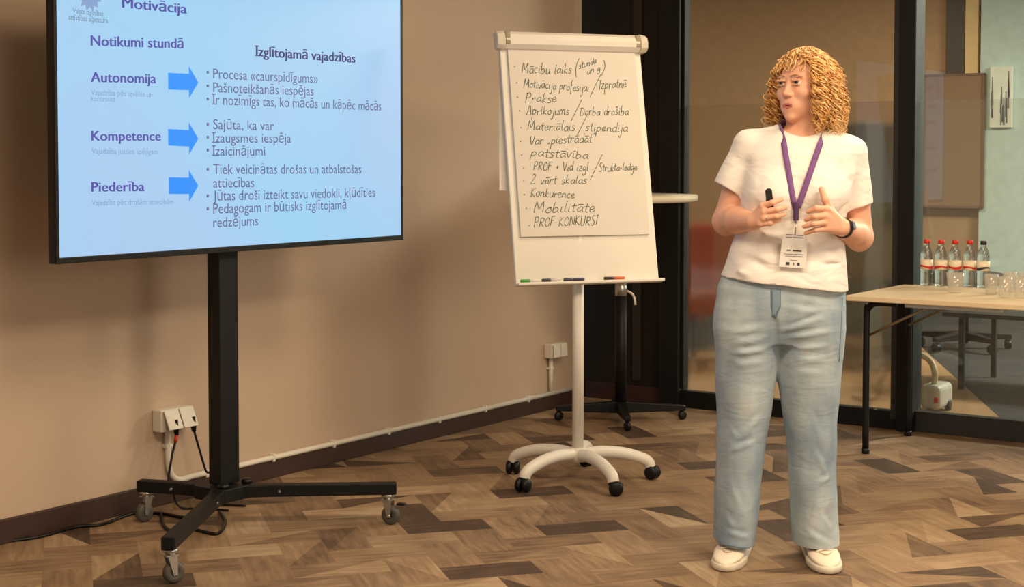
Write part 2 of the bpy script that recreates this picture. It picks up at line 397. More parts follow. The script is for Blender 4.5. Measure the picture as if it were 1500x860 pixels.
tt('Vajadzība justies spējīgam', (134, 225), (231, 226), 11.5, 3)
tt('Vajadzība pēc drošām attiecībām', (134, 301), (254, 299), 11.5, 3)
tt('Valsts izglītības', (106, 19), (151, 24), 11.5, 5)
tt('attīstības aģentūra', (100, 29), (158, 34), 11.5, 5)
tt('Izglītojamā vajadzības', (375, 82), (520, 92), 20.5, 2, .012, True)
BUL = ((304, 106), (304, 126), (304, 145), (304, 182), (304, 201), (304, 220), (304, 248), None, (304, 287), (304, 306), None)
for (s, a, b), bu in zip((('Procesa «caurspīdīgums»', (312, 115), (465, 122)), ('Pašnoteikšanās iespējas', (312, 135), (459, 140)),
                ('Ir nozīmīgs tas, ko mācās un kāpēc mācās', (312, 153), (558, 162)), ('Sajūta, ka var', (312, 189), (401, 191)),
                ('Izaugsmes iespēja', (312, 209), (426, 209)), ('Izaicinājumi', (312, 228), (388, 228)),
                ('Tiek veicinātas drošas un atbalstošas', (312, 255), (529, 254)), ('attiecības', (312, 275), (372, 274)),
                ('Jūtas droši izteikt savu viedokli, kļūdīties', (312, 294), (549, 288)), ('Pedagogam ir būtisks izglītojamā', (312, 313), (507, 306)),
                ('redzējums', (312, 333), (378, 330))), BUL):
    tt(s, a, b, 20.5, 1, .002, True, bu)
u, z = tvuz(131, -6)                                   # faint round emblem above the agency's name
L_ = Lettering(); L_.poly([(u + (.05 if k % 2 else .035) * math.cos(k * math.pi / 12), z + (.05 if k % 2 else .035) * math.sin(k * math.pi / 12)) for k in range(24)], 3)
L_.build('emblem', TMS, scr, tvl(.0012))
for (x0, y0), (xt, yt) in (((246, 119), (290, 121)), ((246, 201), (290, 203)), ((247, 272), (290, 272))):
    a = tvuz(x0, y0); t = tvuz(xt, yt); k = .0345
    ar = Lettering(); w = t[0] - .043
    ar.poly([(a[0], a[1] - .028), (w, t[1] - .028), (w, t[1] - .055), (t[0], t[1]), (w, t[1] + .055), (w, t[1] + .028), (a[0], a[1] + .028)], 0)
    ar.build('arrow', [T_BLUE], scr, tvl(.0012))

trol = empty('screen_trolley', tuple(HUB), -ANG, 'black wheeled column stand with splayed feet carrying the large screen', 'stand')
def trl(p): return Matrix.Rotation(ANG, 4, 'Z') @ (Vector(p) - HUB)
c0, c1, c2 = [trl(gnd(*p)) for p in ((215, 764), (250, 855), (569, 768))]
MB().box((0, 0, .86), (.062, .094, 1.40)).build('column', M_BLACK, trol, .004)
MB().box((.036, 0, 1.45), (.010, .40, .34)).build('mount_plate', M_BLACK, trol)
hub = MB().prism(rrect(.17, .17, .03), .108, .156).build('hub', M_BLACK, trol, .003)
for y in (-.065, .065):
    MB().lathe([(.0, .172), (.017, .172), (.02, .165), (.02, .158), (.009, .156), (.009, .15)], (.055, y * .9, 0), 14).build('knob', M_BLACK2, hub)
def caster(parent, p, z_top, r, swivel, width, bracket, wheelm, name='caster', brake=False):
    root = empty(name, (p[0], p[1], 0), swivel); root.parent = parent
    br = MB(); br.lathe([(.0, z_top), (.024, z_top), (.026, z_top - .008), (.016, z_top - .013), (.020, z_top - .022), (.0, z_top - .024)], (0, 0, 0), 16)
    for s in (-1, 1):
        y0, y1 = s * (width / 2 + .002), s * (width / 2 + .005)
        br.hexa([(.003, y0, r * .8), (.017, y0, r * .8), (.017, y1, r * .8), (.003, y1, r * .8), (-.016, y0, z_top - .02), (.016, y0, z_top - .02), (.016, y1, z_top - .02), (-.016, y1, z_top - .02)])
    br.box((0, 0, z_top - .020), (.042, width + .012, .004))
    br.build('bracket', bracket, root)
    if brake: MB().box((.052, 0, z_top - .034), (.03, .022, .008)).build('brake_pedal', M_BLACK2, root, .002)
    w = MB()
    prof = [(r * .25, -width / 2), (r * .8, -width / 2), (r, -width / 2 + .006), (r, width / 2 - .006), (r * .8, width / 2), (r * .25, width / 2), (r * .25, -width / 2)]
    w.lathe(prof, (0, 0, 0), 22); o = w.build('wheel', wheelm, root); o.rotation_euler = (R(90), 0, 0); o.location = (.010, 0, r + .001)
    MB().cyl((.010, -width / 2 - .008, r), (.010, width / 2 + .008, r), .005, 8).build('axle', bracket, root)
for p, sw, bk in ((c0, R(60), False), (c1, R(130), False), (c2, R(-25), True)):
    L = math.hypot(p.x, p.y); a = math.atan2(p.y, p.x)
    M = Matrix.Rotation(a, 4, 'Z')
    lg = MB(); w = .022
    lg.hexa([M @ Vector(q) for q in ((.03, -.035, .110), (.16, -w, .110), (.16, w, .110), (.03, .035, .110), (.03, -.035, .153), (.16, -w, .153), (.16, w, .153), (.03, .035, .153))])
    lg.hexa([M @ Vector(q) for q in ((.158, -w, .110), (L + .03, -w, .112), (L + .03, w, .112), (.158, w, .110), (.158, -w, .153), (L + .03, -w, .153), (L + .03, w, .153), (.158, w, .153))])
    leg = lg.build('leg', M_BLACK, trol, .003)
    MB().cyl(M @ Vector((.20, -w - .002, .13)), M @ Vector((.20, w + .002, .13)), .005, 8).build('bolt', M_CHROME, leg)
    caster(trol, p, .112, .0345, sw + a, .026, M_CHROME, M_GREYRUB, brake=bk)

# ================================================================== SOCKETS, CONDUIT AND CABLES ON THE LEFT WALL
def wallp(px, py, off=0.0):
    v = room(onplane(px, py, P0 + D2 * off, D2)); return v            # (s, t, z) in the room frame
cz = .150
pa, pb = wallp(252, 697), wallp(834, 573)
zc = (pa.z + pb.z) / 2
so1, so2 = wallp(240, 615), wallp(803, 513)
cond = empty('cable_conduit', tuple(FRAME @ Vector((0, pa.y, 0))), -ANG, 'thin white round conduit running above the dark skirting of the left wall', 'conduit')
def cl(s, t, z): return Vector((s, t - pa.y, z))
t1 = so1.y + .005
run = catmull([cl(.016, t1, so1.z - .04), cl(.016, t1, zc + .10), cl(.016, t1 + .012, zc + .035), cl(.016, t1 + .05, zc), cl(.016, t1 + .12, zc)], 6) + [cl(.016, WALL_END - .01, zc)]
MB().tube(run, .0115, 12).build('pipe', M_WHITEPL, cond)
MB().tube([cl(.016, so2.y, zc), cl(.016, so2.y, so2.z - .03)], .0115, 12).build('branch_pipe', M_WHITEPL, cond)
for t, z, vert in [(t1, so1.z - .10, 1), (so2.y, (zc + so2.z) / 2 + .02, 1)] + [(t1 + .2 + .38 * k, zc, 0) for k in range(7)]:
    c = MB()
    if vert: c.box((.013, t - pa.y, z), (.028, .034, .014))
    else: c.box((.013, t - pa.y, z), (.028, .014, .034))
    c.build('clip', M_WHITEPL, cond, .003)
def socket(px, py, label, flaps, w, h, z):
    s = empty('wall_socket', tuple(FRAME @ Vector((0, px, z))), -ANG, label, 'socket')
    MB().box((.026, 0, 0), (.05, w, h)).build('housing', M_WHITEPL, s, .005)
    for k in range(2):
        y = (-.5 + k) * w * .47
        fp = MB()
        a = R(flaps)
        M = Matrix.Translation(Vector((.053, y, h * .46))) @ Matrix.Rotation(-a, 4, 'Y')
        fp.box((.003, 0, -h * .46), (.006, w * .43, h * .92), 0)
        o = fp.build('flap', M_WHITEPL, s, .002); o.matrix_basis = M
    return s
mm = wallp(222, 612), wallp(281, 612)
sock1 = socket(wallp(252, 612).y - .02, 0, 'white double wall socket with raised flaps and two black plugs behind screen stand', 24, .165, .085, so1.z + .005)
sock2 = socket(so2.y + .03, 0, 'small white double wall socket beside the flip chart pole, nothing plugged in', 3, .145, .075, so2.z)
ys = wallp(252, 612).y - .02
for dy, end, label, red in ((-.03, (.12, -.02), 'black power cable with red band hanging from the socket behind the screen stand', 1), (.06, (.10, .10), 'plain black power cable hanging straight from the right flap of the double socket', 0)):
    cab = empty('power_cable', tuple(FRAME @ Vector((0, ys + dy, 0))), -ANG, label, 'cable', )
    z0 = so1.z - .02
    pts = catmull([(.075, 0, z0), (.08, .0, z0 - .03), (.085, -.03 if red else .02, z0 - .10), (.09, -.055 if red else .05, z0 - .19), (.10, -.05 if red else .065, .10), (.12, -.03 if red else .05, .012), (.20, .02, .006), (.30, .05, .006)], 6)
    MB().tube(pts, .0045, 8).build('cord', M_BLACK2, cab)
    MB().tube([(.066, 0, z0 + .025), (.074, 0, z0), (.078, 0, z0 - .03)], [.014, .013, .008], 10).build('plug', M_BLACK2, cab)
    if red: MB().tube([(.0785, -.001, z0 - .032), (.0815, -.010, z0 - .055)], .0075, 10).build('red_band', mat('red_tape', (190, 60, 40), .5), cab)
fc = MB()
pts = [gnd(x, y, .006) for x, y in ((0, 794), (60, 786), (110, 772), (150, 768), (196, 752), (236, 752), (262, 757), (300, 761))]
fc.tube(catmull(pts, 6), .006, 8)
pts = [gnd(x, y, .006) for x, y in ((236, 752), (240, 770), (258, 780), (285, 776), (318, 782), (330, 765), (322, 750))]
fc.tube(catmull(pts, 6), .006, 8)
o = fc.build('floor_cable', M_BLACK2); tag(o, 'black cable lying along the foot of the left wall and looping under the screen stand', 'cable')

# ================================================================== FLIP CHART
FC = Vector((.272, 6.33, 0))
flip = empty('flip_chart', tuple(FC), 0, 'white flip chart easel on a single pole with five wheeled feet', 'flip chart')
Wd = Vector((.934, .358, 0)).normalized(); Bn = Vector((-.358, .934, 0)).normalized(); ln = R(11)
Ud = (Bn * math.sin(ln) + Vector((0, 0, 1)) * math.cos(ln)).normalized(); Nf = Wd.cross(Ud)
B0 = FC - Bn * .055; B0.z = .83
BM = Matrix(((Wd.x, Ud.x, Nf.x, B0.x), (Wd.y, Ud.y, Nf.y, B0.y), (Wd.z, Ud.z, Nf.z, B0.z), (0, 0, 0, 1)))
BI = BM.inverted()
def bp(px, py, off=0.0):
    p = onplane(px, py, B0 + Nf * off, Nf); q = BI @ p; return q.x, q.y
BL = Matrix.Translation(-FC) @ BM                      # board frame inside the flip chart's own frame
l0, t0 = bp(755, 416); r0, t1_ = bp(965, 411); tl, tt_ = bp(733, 60); tr_, tt2 = bp(938, 66)
bt = (tt_ + tt2) / 2; b0 = (t0 + t1_) / 2
xl, xr = (l0 + tl) / 2, (r0 + tr_) / 2
MB().box(((xl + xr) / 2, (b0 + bt) / 2, -.010), (xr - xl, bt - b0, .018)).build('board', M_WHITE, flip, .004, BL)
tr = MB(); tr.box(((xl + xr) / 2, b0 - .004, .016), (xr - xl + .012, .010, .05)); tr.box(((xl + xr) / 2, b0 - .002, .040), (xr - xl + .012, .010, .005))
tr.build('pen_tray', M_WHITE, flip, .002, BL)
cx = (xl + xr) / 2; cw = xr - xl
cl_ = MB(); prof = [(-.012, -.038), (.018, -.036), (.036, -.02), (.040, .0), (.034, .022), (.018, .036), (-.012, .038)]
hw = cw / 2 - .012
cl_.add([(cx + s * hw, bt + y, z) for s in (-1, 1) for z, y in prof], [tuple(range(6, -1, -1)), tuple(range(7, 14))] + [(k, (k + 1) % 7, 7 + (k + 1) % 7, 7 + k) for k in range(7)], 0)
clamp = cl_.build('clamp_bar', M_WHITE, flip, .006, BL)
for s in (-1, 1):
    e = MB(); hx0, hx1 = (cx + s * (hw - .001), cx + s * (hw + .034)); prof2 = [(-.016, -.041), (.020, -.040), (.038, -.026), (.043, .0), (.038, .026), (.020, .040), (-.016, .041)]
    a, b = min(hx0, hx1), max(hx0, hx1)
    e.add([(x, bt + y * (1.0 if abs(x - cx) < hw else .86), z * (1 if abs(x - cx) < hw else .9)) for x in (a, b) for z, y in prof2], [tuple(range(6, -1, -1)), tuple(range(7, 14))] + [(k, (k + 1) % 7, 7 + (k + 1) % 7, 7 + k) for k in range(7)], 0)
    ec = e.build('end_cap', mat('ivory_plastic', (222, 214, 196), .45), flip, .005, BL)
    g = MB().box((cx + s * (hw - .012), bt + .006, .033), (.022, .052, .012)).build('grip', mat('khaki_grip', (150, 140, 118), .5), flip, .003, BL)
MB().box((cx, b0 + .30, -.045), (.10, .45, .05)).build('back_bracket', M_WHITE, flip, .005, BL)
MB().cyl((0, 0, .085), (0, 0, 1.02), .0235, 24).build('pole', M_WHITE, flip)
MB().lathe([(0, .085), (.045, .085), (.048, .105), (.044, .125), (.030, .140), (.0, .142)], (0, 0, 0), 24).build('hub', M_WHITE, flip)
for k in range(5):
    a = R(-65 + 72 * k); M = Matrix.Rotation(a, 4, 'Z'); r_ = .305
    path = catmull([(0.01, 0, .108), (.09, 0, .118), (.18, 0, .112), (.25, 0, .095), (.292, 0, .076), (.305, 0, .052)], 5)
    MB().tube([M @ p for p in path], [.027] * 3 + [.026 - .00012 * j * 1.0 for j in range(len(path) - 3)], 14).build('leg', M_WHITE, flip)
    root = empty('caster', tuple(M @ Vector((r_, 0, 0))), a + R(random.choice((20, 60, 110, -40)))); root.parent = flip
    for s in (-1, 1):
        w = MB().lathe([(.0, -.012), (.022, -.012), (.0285, -.005), (.0285, .006), (.020, .013), (0, .013)], (0, 0, 0), 20).build('wheel', M_BLACK2, root)
        w.rotation_euler = (R(90) * s, 0, 0); w.location = (.010, s * .0155, .0290)
    MB().lathe([(.0, .060), (.020, .060), (.022, .046), (.016, .034), (0, .033)], (0, 0, 0), 14).build('fork', M_BLACK2, root)

pad = empty('flip_chart_pad', tuple(BM @ Vector((cx, bt, 0))), 0, 'paper pad with green handwriting clamped on the white flip chart', 'paper pad')
PL = Matrix.Translation(-(BM @ Vector((cx, bt, 0)))) @ BM
pl0 = bp(763, 346); pr0 = bp(946, 345); pl1 = bp(742, 80); pr1 = bp(933, 82)
px0, px1 = (pl0[0] + pl1[0]) / 2, (pr0[0] + pr1[0]) / 2; pz0, pz1 = (pl0[1] + pr0[1]) / 2, bt - .005
pm = MB(); N = 10; vs = []
for k in range(N + 1):
    y = pz0 + (pz1 - pz0) * k / N; lift = .010 + .006 * math.sin(math.pi * k / N) * (1 - k / N)
    vs += [(px0, y, lift), (px1, y, lift)]
fr = [(2 * k, 2 * k + 1, 2 * k + 3, 2 * k + 2) for k in range(N)]
vb = [(x, y, .0015) for x, y, z in vs]; n = len(vs)
pm.add(vs + vb, fr + [tuple(i + n for i in reversed(f)) for f in fr] + [(0, n, n + 1, 1)] + [(2 * k, 2 * k + 2, n + 2 * k + 2, n + 2 * k) for k in range(N)] + [(2 * k + 3, 2 * k + 1, n + 2 * k + 1, n + 2 * k + 3) for k in range(N)])
sheet = pm.build('top_sheet', M_PAPER, pad, M=PL)
def plift(y):
    k = (y - pz0) / (pz1 - pz0); return .010 + .006 * math.sin(math.pi * k) * (1 - k)
q = [bp(x, y, -.03) for x, y in ((730, 100), (744, 100), (744, 279), (732, 279))]
MB().hexa([(q[3][0], q[3][1], -.034), (q[3][0] + .30, q[3][1] - .012, -.03), (q[3][0] + .30, q[3][1] - .012, -.028), (q[3][0], q[3][1], -.032),
           (q[0][0] + .008, bt + .0, -.026), (q[0][0] + .35, bt, -.024), (q[0][0] + .35, bt, -.022), (q[0][0] + .008, bt, -.024)]).build('flipped_sheet', M_PAPER, pad, M=PL)

# handwriting: single-stroke letters swept as thin marker lines
GL = {
 'a': (1, [[(.9, .85), (.5, 1), (.1, .5), (.4, 0), (.85, .5), (.9, .95), (.88, .25), (1.08, .02)]]),
 'b': (1, [[(.15, 2), (.1, .9), (.12, .05), (.5, 0), (.85, .45), (.5, .95), (.15, .6)]]),
 'c': (.9, [[(.8, .85), (.45, 1), (.1, .5), (.4, 0), (.85, .15)]]),
 'd': (1, [[(.85, .8), (.45, 1), (.1, .5), (.4, 0), (.85, .5), (.98, 2), (.9, .2), (1.05, 0)]]),
 'e': (.9, [[(.1, .45), (.75, .62), (.55, 1), (.15, .7), (.18, .15), (.5, 0), (.9, .25)]]),
 'f': (.7, [[(.8, 1.9), (.5, 2), (.32, 1.3), (.25, -.9)], [(.05, .95), (.75, 1.05)]]),
 'g': (1, [[(.85, .85), (.45, 1), (.1, .5), (.45, .05), (.85, .6), (.9, -.6), (.45, -1.1), (.1, -.7)]]),
 'h': (1, [[(.2, 2), (.1, 0)], [(.12, .5), (.55, 1), (.8, .6), (.8, 0)]]),
 'i': (.45, [[(.2, 1), (.15, .2), (.42, .02)], [(.25, 1.45), (.27, 1.5)]]),
 'j': (.5, [[(.35, 1), (.3, -.7), (.05, -1.1), (-.15, -.8)], [(.4, 1.45), (.42, 1.5)]]),
 'k': (.9, [[(.2, 2), (.1, 0)], [(.75, 1), (.15, .5), (.8, 0)]]),
 'l': (.45, [[(.3, 2), (.15, .3), (.4, .02)]]),
 'm': (1.4, [[(.1, 1), (.1, 0)], [(.1, .6), (.4, 1), (.62, .7), (.6, 0)], [(.62, .6), (.95, 1), (1.2, .7), (1.2, .1), (1.4, .02)]]),
 'n': (1, [[(.1, 1), (.1, 0)], [(.1, .55), (.5, 1), (.8, .7), (.78, .1), (1.0, .02)]]),
 'o': (.95, [[(.5, 1), (.1, .6), (.25, .05), (.7, .1), (.85, .6), (.5, 1), (.95, .9)]]),
 'p': (1, [[(.15, 1), (.05, -1.1)], [(.12, .6), (.5, 1), (.85, .6), (.5, .02), (.1, .2)]]),
 'r': (.75, [[(.1, 1), (.1, 0)], [(.1, .5), (.35, .95), (.75, .9)]]),
 's': (.8, [[(.75, .85), (.35, 1), (.2, .7), (.65, .35), (.45, 0), (.05, .1)]]),
 't': (.65, [[(.35, 1.7), (.28, .2), (.6, .02)], [(.0, 1.05), (.7, 1.1)]]),
 'u': (1, [[(.1, 1), (.15, .1), (.5, .0), (.82, .4), (.85, 1), (.85, .2), (1.05, .02)]]),
 'v': (.85, [[(.05, 1), (.4, 0), (.8, 1)]]),
 'z': (.85, [[(.1, .95), (.8, 1), (.15, .05), (.85, .02)]]),
 'A': (1.2, [[(.05, 0), (.6, 2), (1.1, 0)], [(.25, .75), (1.0, .8)]]),
 'D': (1.2, [[(.2, 1.9), (.1, 0)], [(0, 1.9), (.8, 1.8), (1.1, 1), (.7, .1), (.05, 0)]]),
 'F': (1, [[(.15, 2), (.1, 0)], [(.1, 1.95), (.95, 2)], [(.12, 1.1), (.75, 1.12)]]),
 'I': (.5, [[(.3, 2), (.2, 0)], [(.05, 1.9), (.55, 2)]]),
 'K': (1.1, [[(.15, 2), (.1, 0)], [(.95, 1.95), (.15, 1), (1.05, 0)]]),
 'M': (1.6, [[(.1, 0), (.25, 2), (.75, .6), (1.25, 2), (1.4, 0)]]),
 'N': (1.2, [[(.1, 0), (.15, 2), (.95, .05), (1.05, 2)]]),
 'O': (1.2, [[(.6, 2), (.1, 1.2), (.3, .1), (.85, .1), (1.1, 1.1), (.6, 2)]]),
 'P': (1.1, [[(.2, 2), (.1, 0)], [(.05, 1.9), (.7, 2), (.95, 1.45), (.6, 1), (.15, .95)]]),
 'R': (1.15, [[(.2, 2), (.1, 0)], [(.05, 1.9), (.7, 2), (.95, 1.5), (.6, 1.05), (.2, 1), (1.0, 0)]]),
 'S': (1, [[(.9, 1.8), (.5, 2), (.15, 1.5), (.75, .7), (.5, 0), (.05, .2)]]),
 'U': (1.15, [[(.1, 2), (.15, .3), (.55, 0), (.95, .4), (1.0, 2)]]),
 'V': (1.1, [[(.05, 2), (.5, 0), (1.0, 2)]]),
 '2': (1, [[(.1, 1.6), (.5, 2), (.8, 1.5), (.1, 0), (.95, .05)]]),
 '+': (.9, [[(.1, .8), (.8, .85)], [(.45, 1.2), (.45, .4)]]),
 '-': (.7, [[(.1, .55), (.6, .6)]]),
 ' ': (.75, []),
 '"': (.6, [[(.2, 2.1), (.15, 1.7)], [(.45, 2.1), (.4, 1.7)]]), ',': (.6, [[(.2, .2), (.1, -.2)], [(.45, .2), (.35, -.2)]]),
 '(': (.5, [[(.45, 2.6), (.1, 1), (.4, -.9)]]), ')': (.5, [[(.1, 2.5), (.5, 1.0), (.15, -.7)]]),
 '/': (.6, [[(.75, 2.7), (.0, -1.5)]]),
}
for base, acc, ch in (('a', 'm', 'ā'), ('i', 'm', 'ī'), ('e', 'm', 'ē'), ('u', 'm', 'ū'), ('s', 'v', 'š')):
    w, st = GL[base]; st = [list(s) for s in st]
    if base == 'i': st = st[:1]
    st.append([(.1, 1.45), (w * .9, 1.5)] if acc == 'm' else [(.15, 1.7), (.4, 1.4), (.7, 1.75)]); GL[ch] = (w, st)
INKM = mat('green_marker_ink', (78, 98, 86), .7)
def scribe(s, a, b, xh, rr=.0014):
    ink = MB(); xh *= 1.12
    p = bp(*a, .012); q = bp(*b, .012)
    tot = sum(GL[c][0] + .12 for c in s); k = (q[0] - p[0]) / tot; dy = (q[1] - p[1]) / max(1e-5, q[0] - p[0])
    x = 0.0
    for c in s:
        w, st = GL[c]; jy = random.uniform(-.12, .12) * xh; jh = random.uniform(.9, 1.12)
        for line in st:
            pts = [(p[0] + (x + u + .22 * v) * k, p[1] + v * xh * jh + jy + dy * (x + u) * k) for u, v in line]
            pts = [(X, Y, plift(Y) + .0008) for X, Y in pts]
            ink.tube(catmull(pts, 4) if len(pts) > 2 else pts, rr, 4, 0, True)
        x += w + .12
    ink.build('written_line', INKM, sheet)
LN = [('Mācību laiks', (764, 107), (838, 108), .0195), ('(', (842, 106), (847, 106), .021), ('stunda', (848, 101), (874, 92), .0125), ('un g', (860, 109), (880, 103), .0125), (')', (881, 105), (886, 104), .02),
      ('Motivācija profesijai', (767, 128), (863, 134), .017), ('/', (867, 129), (875, 129), .02), ('Izpratnē', (877, 131), (918, 128), .019), ('Prakse', (769, 150), (816, 150), .0185),
      ('Aprīkojums', (771, 168), (834, 168), .017), ('/', (839, 166), (847, 166), .02), ('Darba drošība', (849, 169), (921, 168), .0165),
      ('Materiālais', (772, 190), (843, 192), .018), ('/', (848, 188), (855, 188), .018), ('stipendija', (857, 192), (920, 193), .0165),
      ('Var ,piestrādāt"', (775, 212), (872, 208), .0165), ('patstāvība', (777, 229), (862, 232), .017),
      ('PROF + Vid izgl', (781, 249), (862, 251), .0155), ('/', (867, 250), (876, 250), .022), ('Strukta-ledge', (877, 251), (933, 249), .015),
      ('2 vērt skalas', (777, 269), (860, 269), .016), ('Konkurence', (777, 288), (842, 290), .016), ('Mobilitāte', (781, 312), (872, 310), .019), ('PROF KONKURSI', (782, 332), (876, 329), .0165)]
for l in LN: scribe(*l)
for x, y in ((754, 97), (757, 121), (758, 142), (761, 162), (763, 187), (762, 207), (764, 227), (767, 246), (767, 265), (768, 285), (771, 305), (775, 330)):
    X, Y = bp(x, y, .012); ink = MB(); ink.tube([(X - .0015, Y, plift(Y) + .0008), (X + .0015, Y - .001, plift(Y) + .0008)], .0022, 6); ink.build('bullet_dot', INKM, sheet)

# pens in the tray
def marker(px0, px1, capc, bodyc, label, group):
    a = bp(px0, 411); b = bp(px1, 411); L = b[0] - a[0]; r = .0075
    root = empty('marker_pen', tuple(BM @ Vector((a[0], b0 + .002 + r, .028))), 0, label, 'marker', group)
    M3 = BM.to_3x3()
    body = MB().tube([M3 @ Vector((L * .42, 0, 0)), M3 @ Vector((L * .96, 0, 0)), M3 @ Vector((L, 0, 0))], [r * .92, r * .92, r * .6], 12).build('barrel', mat('pen_%d_%d_%d' % bodyc, bodyc, .4), root)
    MB().tube([M3 @ Vector((0, 0, 0)), M3 @ Vector((L * .03, 0, 0)), M3 @ Vector((L * .44, 0, 0))], [r * .7, r, r], 12).build('cap', mat('pen_%d_%d_%d' % capc, capc, .4), root)
G = 'marker pens in the flip chart tray'
marker(759, 788, (70, 160, 60), (225, 222, 212), 'marker pen with green cap at the end of the flip chart tray', G)
marker(790, 818, (40, 38, 36), (216, 212, 202), 'marker pen with short black cap next to the green capped one', G)
marker(822, 852, (58, 56, 84), (60, 56, 92), 'dark blue marker pen above the pole in the flip chart tray', G)
marker(881, 911, (44, 36, 34), (226, 110, 70), 'orange marker pen with black cap in the flip chart tray', G)

# ================================================================== TALL ROUND TABLE BEHIND THE FLIP CHART
RT = Vector((.552, 7.80, 0))
rt = empty('bar_table', tuple(RT), 0, 'tall round white topped table with black foot star behind flip chart', 'table')
MB().lathe([(0, 1.112), (.36, 1.112), (.385, 1.118), (.385, 1.142), (.380, 1.147), (0, 1.147)], (0, 0, 0), 48).build('table_top', mat('cream_laminate', (236, 226, 204), .35, vary=.02), rt)
MB().cyl((0, 0, .66), (0, 0, 1.112), .022, 18).build('upper_tube', M_CHROME, rt)
MB().cyl((0, 0, .635), (0, 0, .70), .031, 18).build('collar', M_CHROME, rt)
MB().cyl((0, 0, .06), (0, 0, .64), .030, 18).build('column', M_BLACK, rt)
MB().tube(catmull([(.03, -.02, .66), (.055, -.03, .645), (.066, -.033, .62), (.07, -.034, .59)], 4), .006, 8).build('lever', M_WHITEPL, rt)
for k in range(4):
    a = R(-88 + 90 * k); M = Matrix.Rotation(a, 4, 'Z')
    MB().hexa([M @ Vector(q) for q in ((.0, -.025, .04), (.33, -.016, .05), (.33, .016, .05), (.0, .025, .04), (.0, -.025, .10), (.33, -.016, .075), (.33, .016, .075), (.0, .025, .10))]).build('leg', M_BLACK, rt, .004)
    cst = MB().lathe([(0, -.012), (.018, -.012), (.024, -.006), (.024, .006), (.018, .012), (0, .012)], (0, 0, 0), 18).build('caster', M_BLACK2, rt)
    cst.rotation_euler = (R(90), 0, a + R(30)); cst.location = M @ Vector((.315, 0, .0245))

# ================================================================== FOLDING TABLE WITH BOTTLES AND GLASSES
TT, TB, TS, TE = 3.135, 3.872, loc_t(1240, 3.135), loc_t(1240, 3.135) + 1.7
TZ = .72
tb = empty('folding_table', tuple(FRAME @ Vector((TS, TT, 0))), -ANG, 'long folding table with pale wood top and black legs carrying the bottles', 'table')
DL = TB - TT
MB().box((.85, DL / 2, TZ - .0125), (1.7, DL, .025)).build('table_top', M_TABLE, tb, .004)
def leg_frame(s, sg):
    for y in (.10, DL - .10):
        p = catmull([(s, y, .02), (s, y, .60), (s + .01 * sg, y, .66), (s + .05 * sg, y, .684), (s + .14 * sg, y, .684)], 6)
        lg = MB().tube(p, .015, 12).build('leg', M_BLACK, tb)
        MB().cyl((s, y, 0), (s, y, .024), .018, 14).build('foot_cap', M_BLACK2, lg)
leg_frame(.06, 1); leg_frame(1.64, -1)
for y in (.12, DL - .12):
    MB().tube([(.066, y, .535), (.36, y, .688)], .006, 8).build('brace', mat('brass_grey_steel', (150, 138, 112), .35, .6), tb)
MB().box((.47, .05, TZ - .034), (.42, .04, .018)).build('rail', mat('pale_steel', (190, 196, 192), .4, .3), tb, .003)

def bottle(px, py, cap, band, label):
    p = gnd(px, py, TZ)
    root = empty('water_bottle', (p.x, p.y, TZ), random.uniform(0, 6), label, 'bottle', 'water bottles on the folding table')
    pr = [(0, .003), (.018, .001), (.028, .003), (.031, .010)]
    for k in range(6):
        z = .014 + k * .010; pr += [(.031, z), (.0292, z + .005)]
    pr += [(.031, .076), (.0312, .080), (.0312, .128), (.031, .132), (.0295, .142), (.0305, .150), (.028, .166), (.020, .184), (.0135, .194), (.0130, .199), (.0145, .200), (.0145, .203), (.0125, .204), (0, .204)]
    MB().lathe([(r * .94, z) for r, z in pr], (0, 0, 0), 28).build('bottle_body', M_PET, root)
    cp = MB().lathe([(0, .2225), (.0125, .2225), (.0142, .221), (.0145, .2045), (0, .2045)], (0, 0, 0), 24).build('cap', cap, root)
    lb = MB().lathe([(.0296, .082), (.0300, .082), (.0300, .127), (.0296, .127), (.0296, .082)], (0, 0, 0), 40).build('label', mat('cream_label', (236, 222, 194), .5), root)
    wv = MB(); n = 56; vs = []
    for k in range(n + 1):
        a = 2 * math.pi * k / n; w = math.sin(2 * a) * .004; th = .0056 + .0018 * math.cos(2 * a + 1)
        vs += [(.0303 * math.cos(a), .0303 * math.sin(a), .094 + w - th), (.0303 * math.cos(a), .0303 * math.sin(a), .094 + w + th)]
    wv.add(vs, [(2 * k, 2 * k + 2, 2 * k + 3, 2 * k + 1) for k in range(n)], 0, True); wv.build('stripe', band, lb)
M_BLKCAP = mat('black_cap', (34, 32, 34), .4); M_REDB = mat('red_stripe', (196, 40, 34), .5); M_BLKB = mat('dark_stripe', (50, 48, 56), .5)
bottle(1357, 419, M_RED, M_REDB, 'red capped water bottle standing first, nearest the black post')
bottle(1378, 420, M_RED, M_REDB, 'red capped water bottle second from the black post')
bottle(1398.5, 420.5, M_RED, M_REDB, 'red capped water bottle behind the single tumbler')
bottle(1420, 421, M_RED, M_REDB, 'red capped water bottle standing next to the black capped bottle')
bottle(1440, 422, M_BLKCAP, M_BLKB, 'water bottle with black cap and dark striped label at end of row')
def tumbler(px, py, label, h=.092, r=.041, group='drinking glasses on the folding table'):
    p = gnd(px, py, TZ)
    pr = [(0, 0.001), (r * .70, .0), (r * .74, .004), (r, h), (r - .0018, h), (r * .72 - .001, .010), (0, .009)]
    o = MB().lathe(pr, (0, 0, 0), 28).build('drinking_glass', M_TUMBLER); o.location = (p.x, p.y, TZ)
    tag(o, label, 'glass', group)
tumbler(1399, 429, 'empty clear tumbler standing alone in front of the red capped bottles')
CG = 'clear empty tumbler in the crowded cluster beside the black capped bottle'
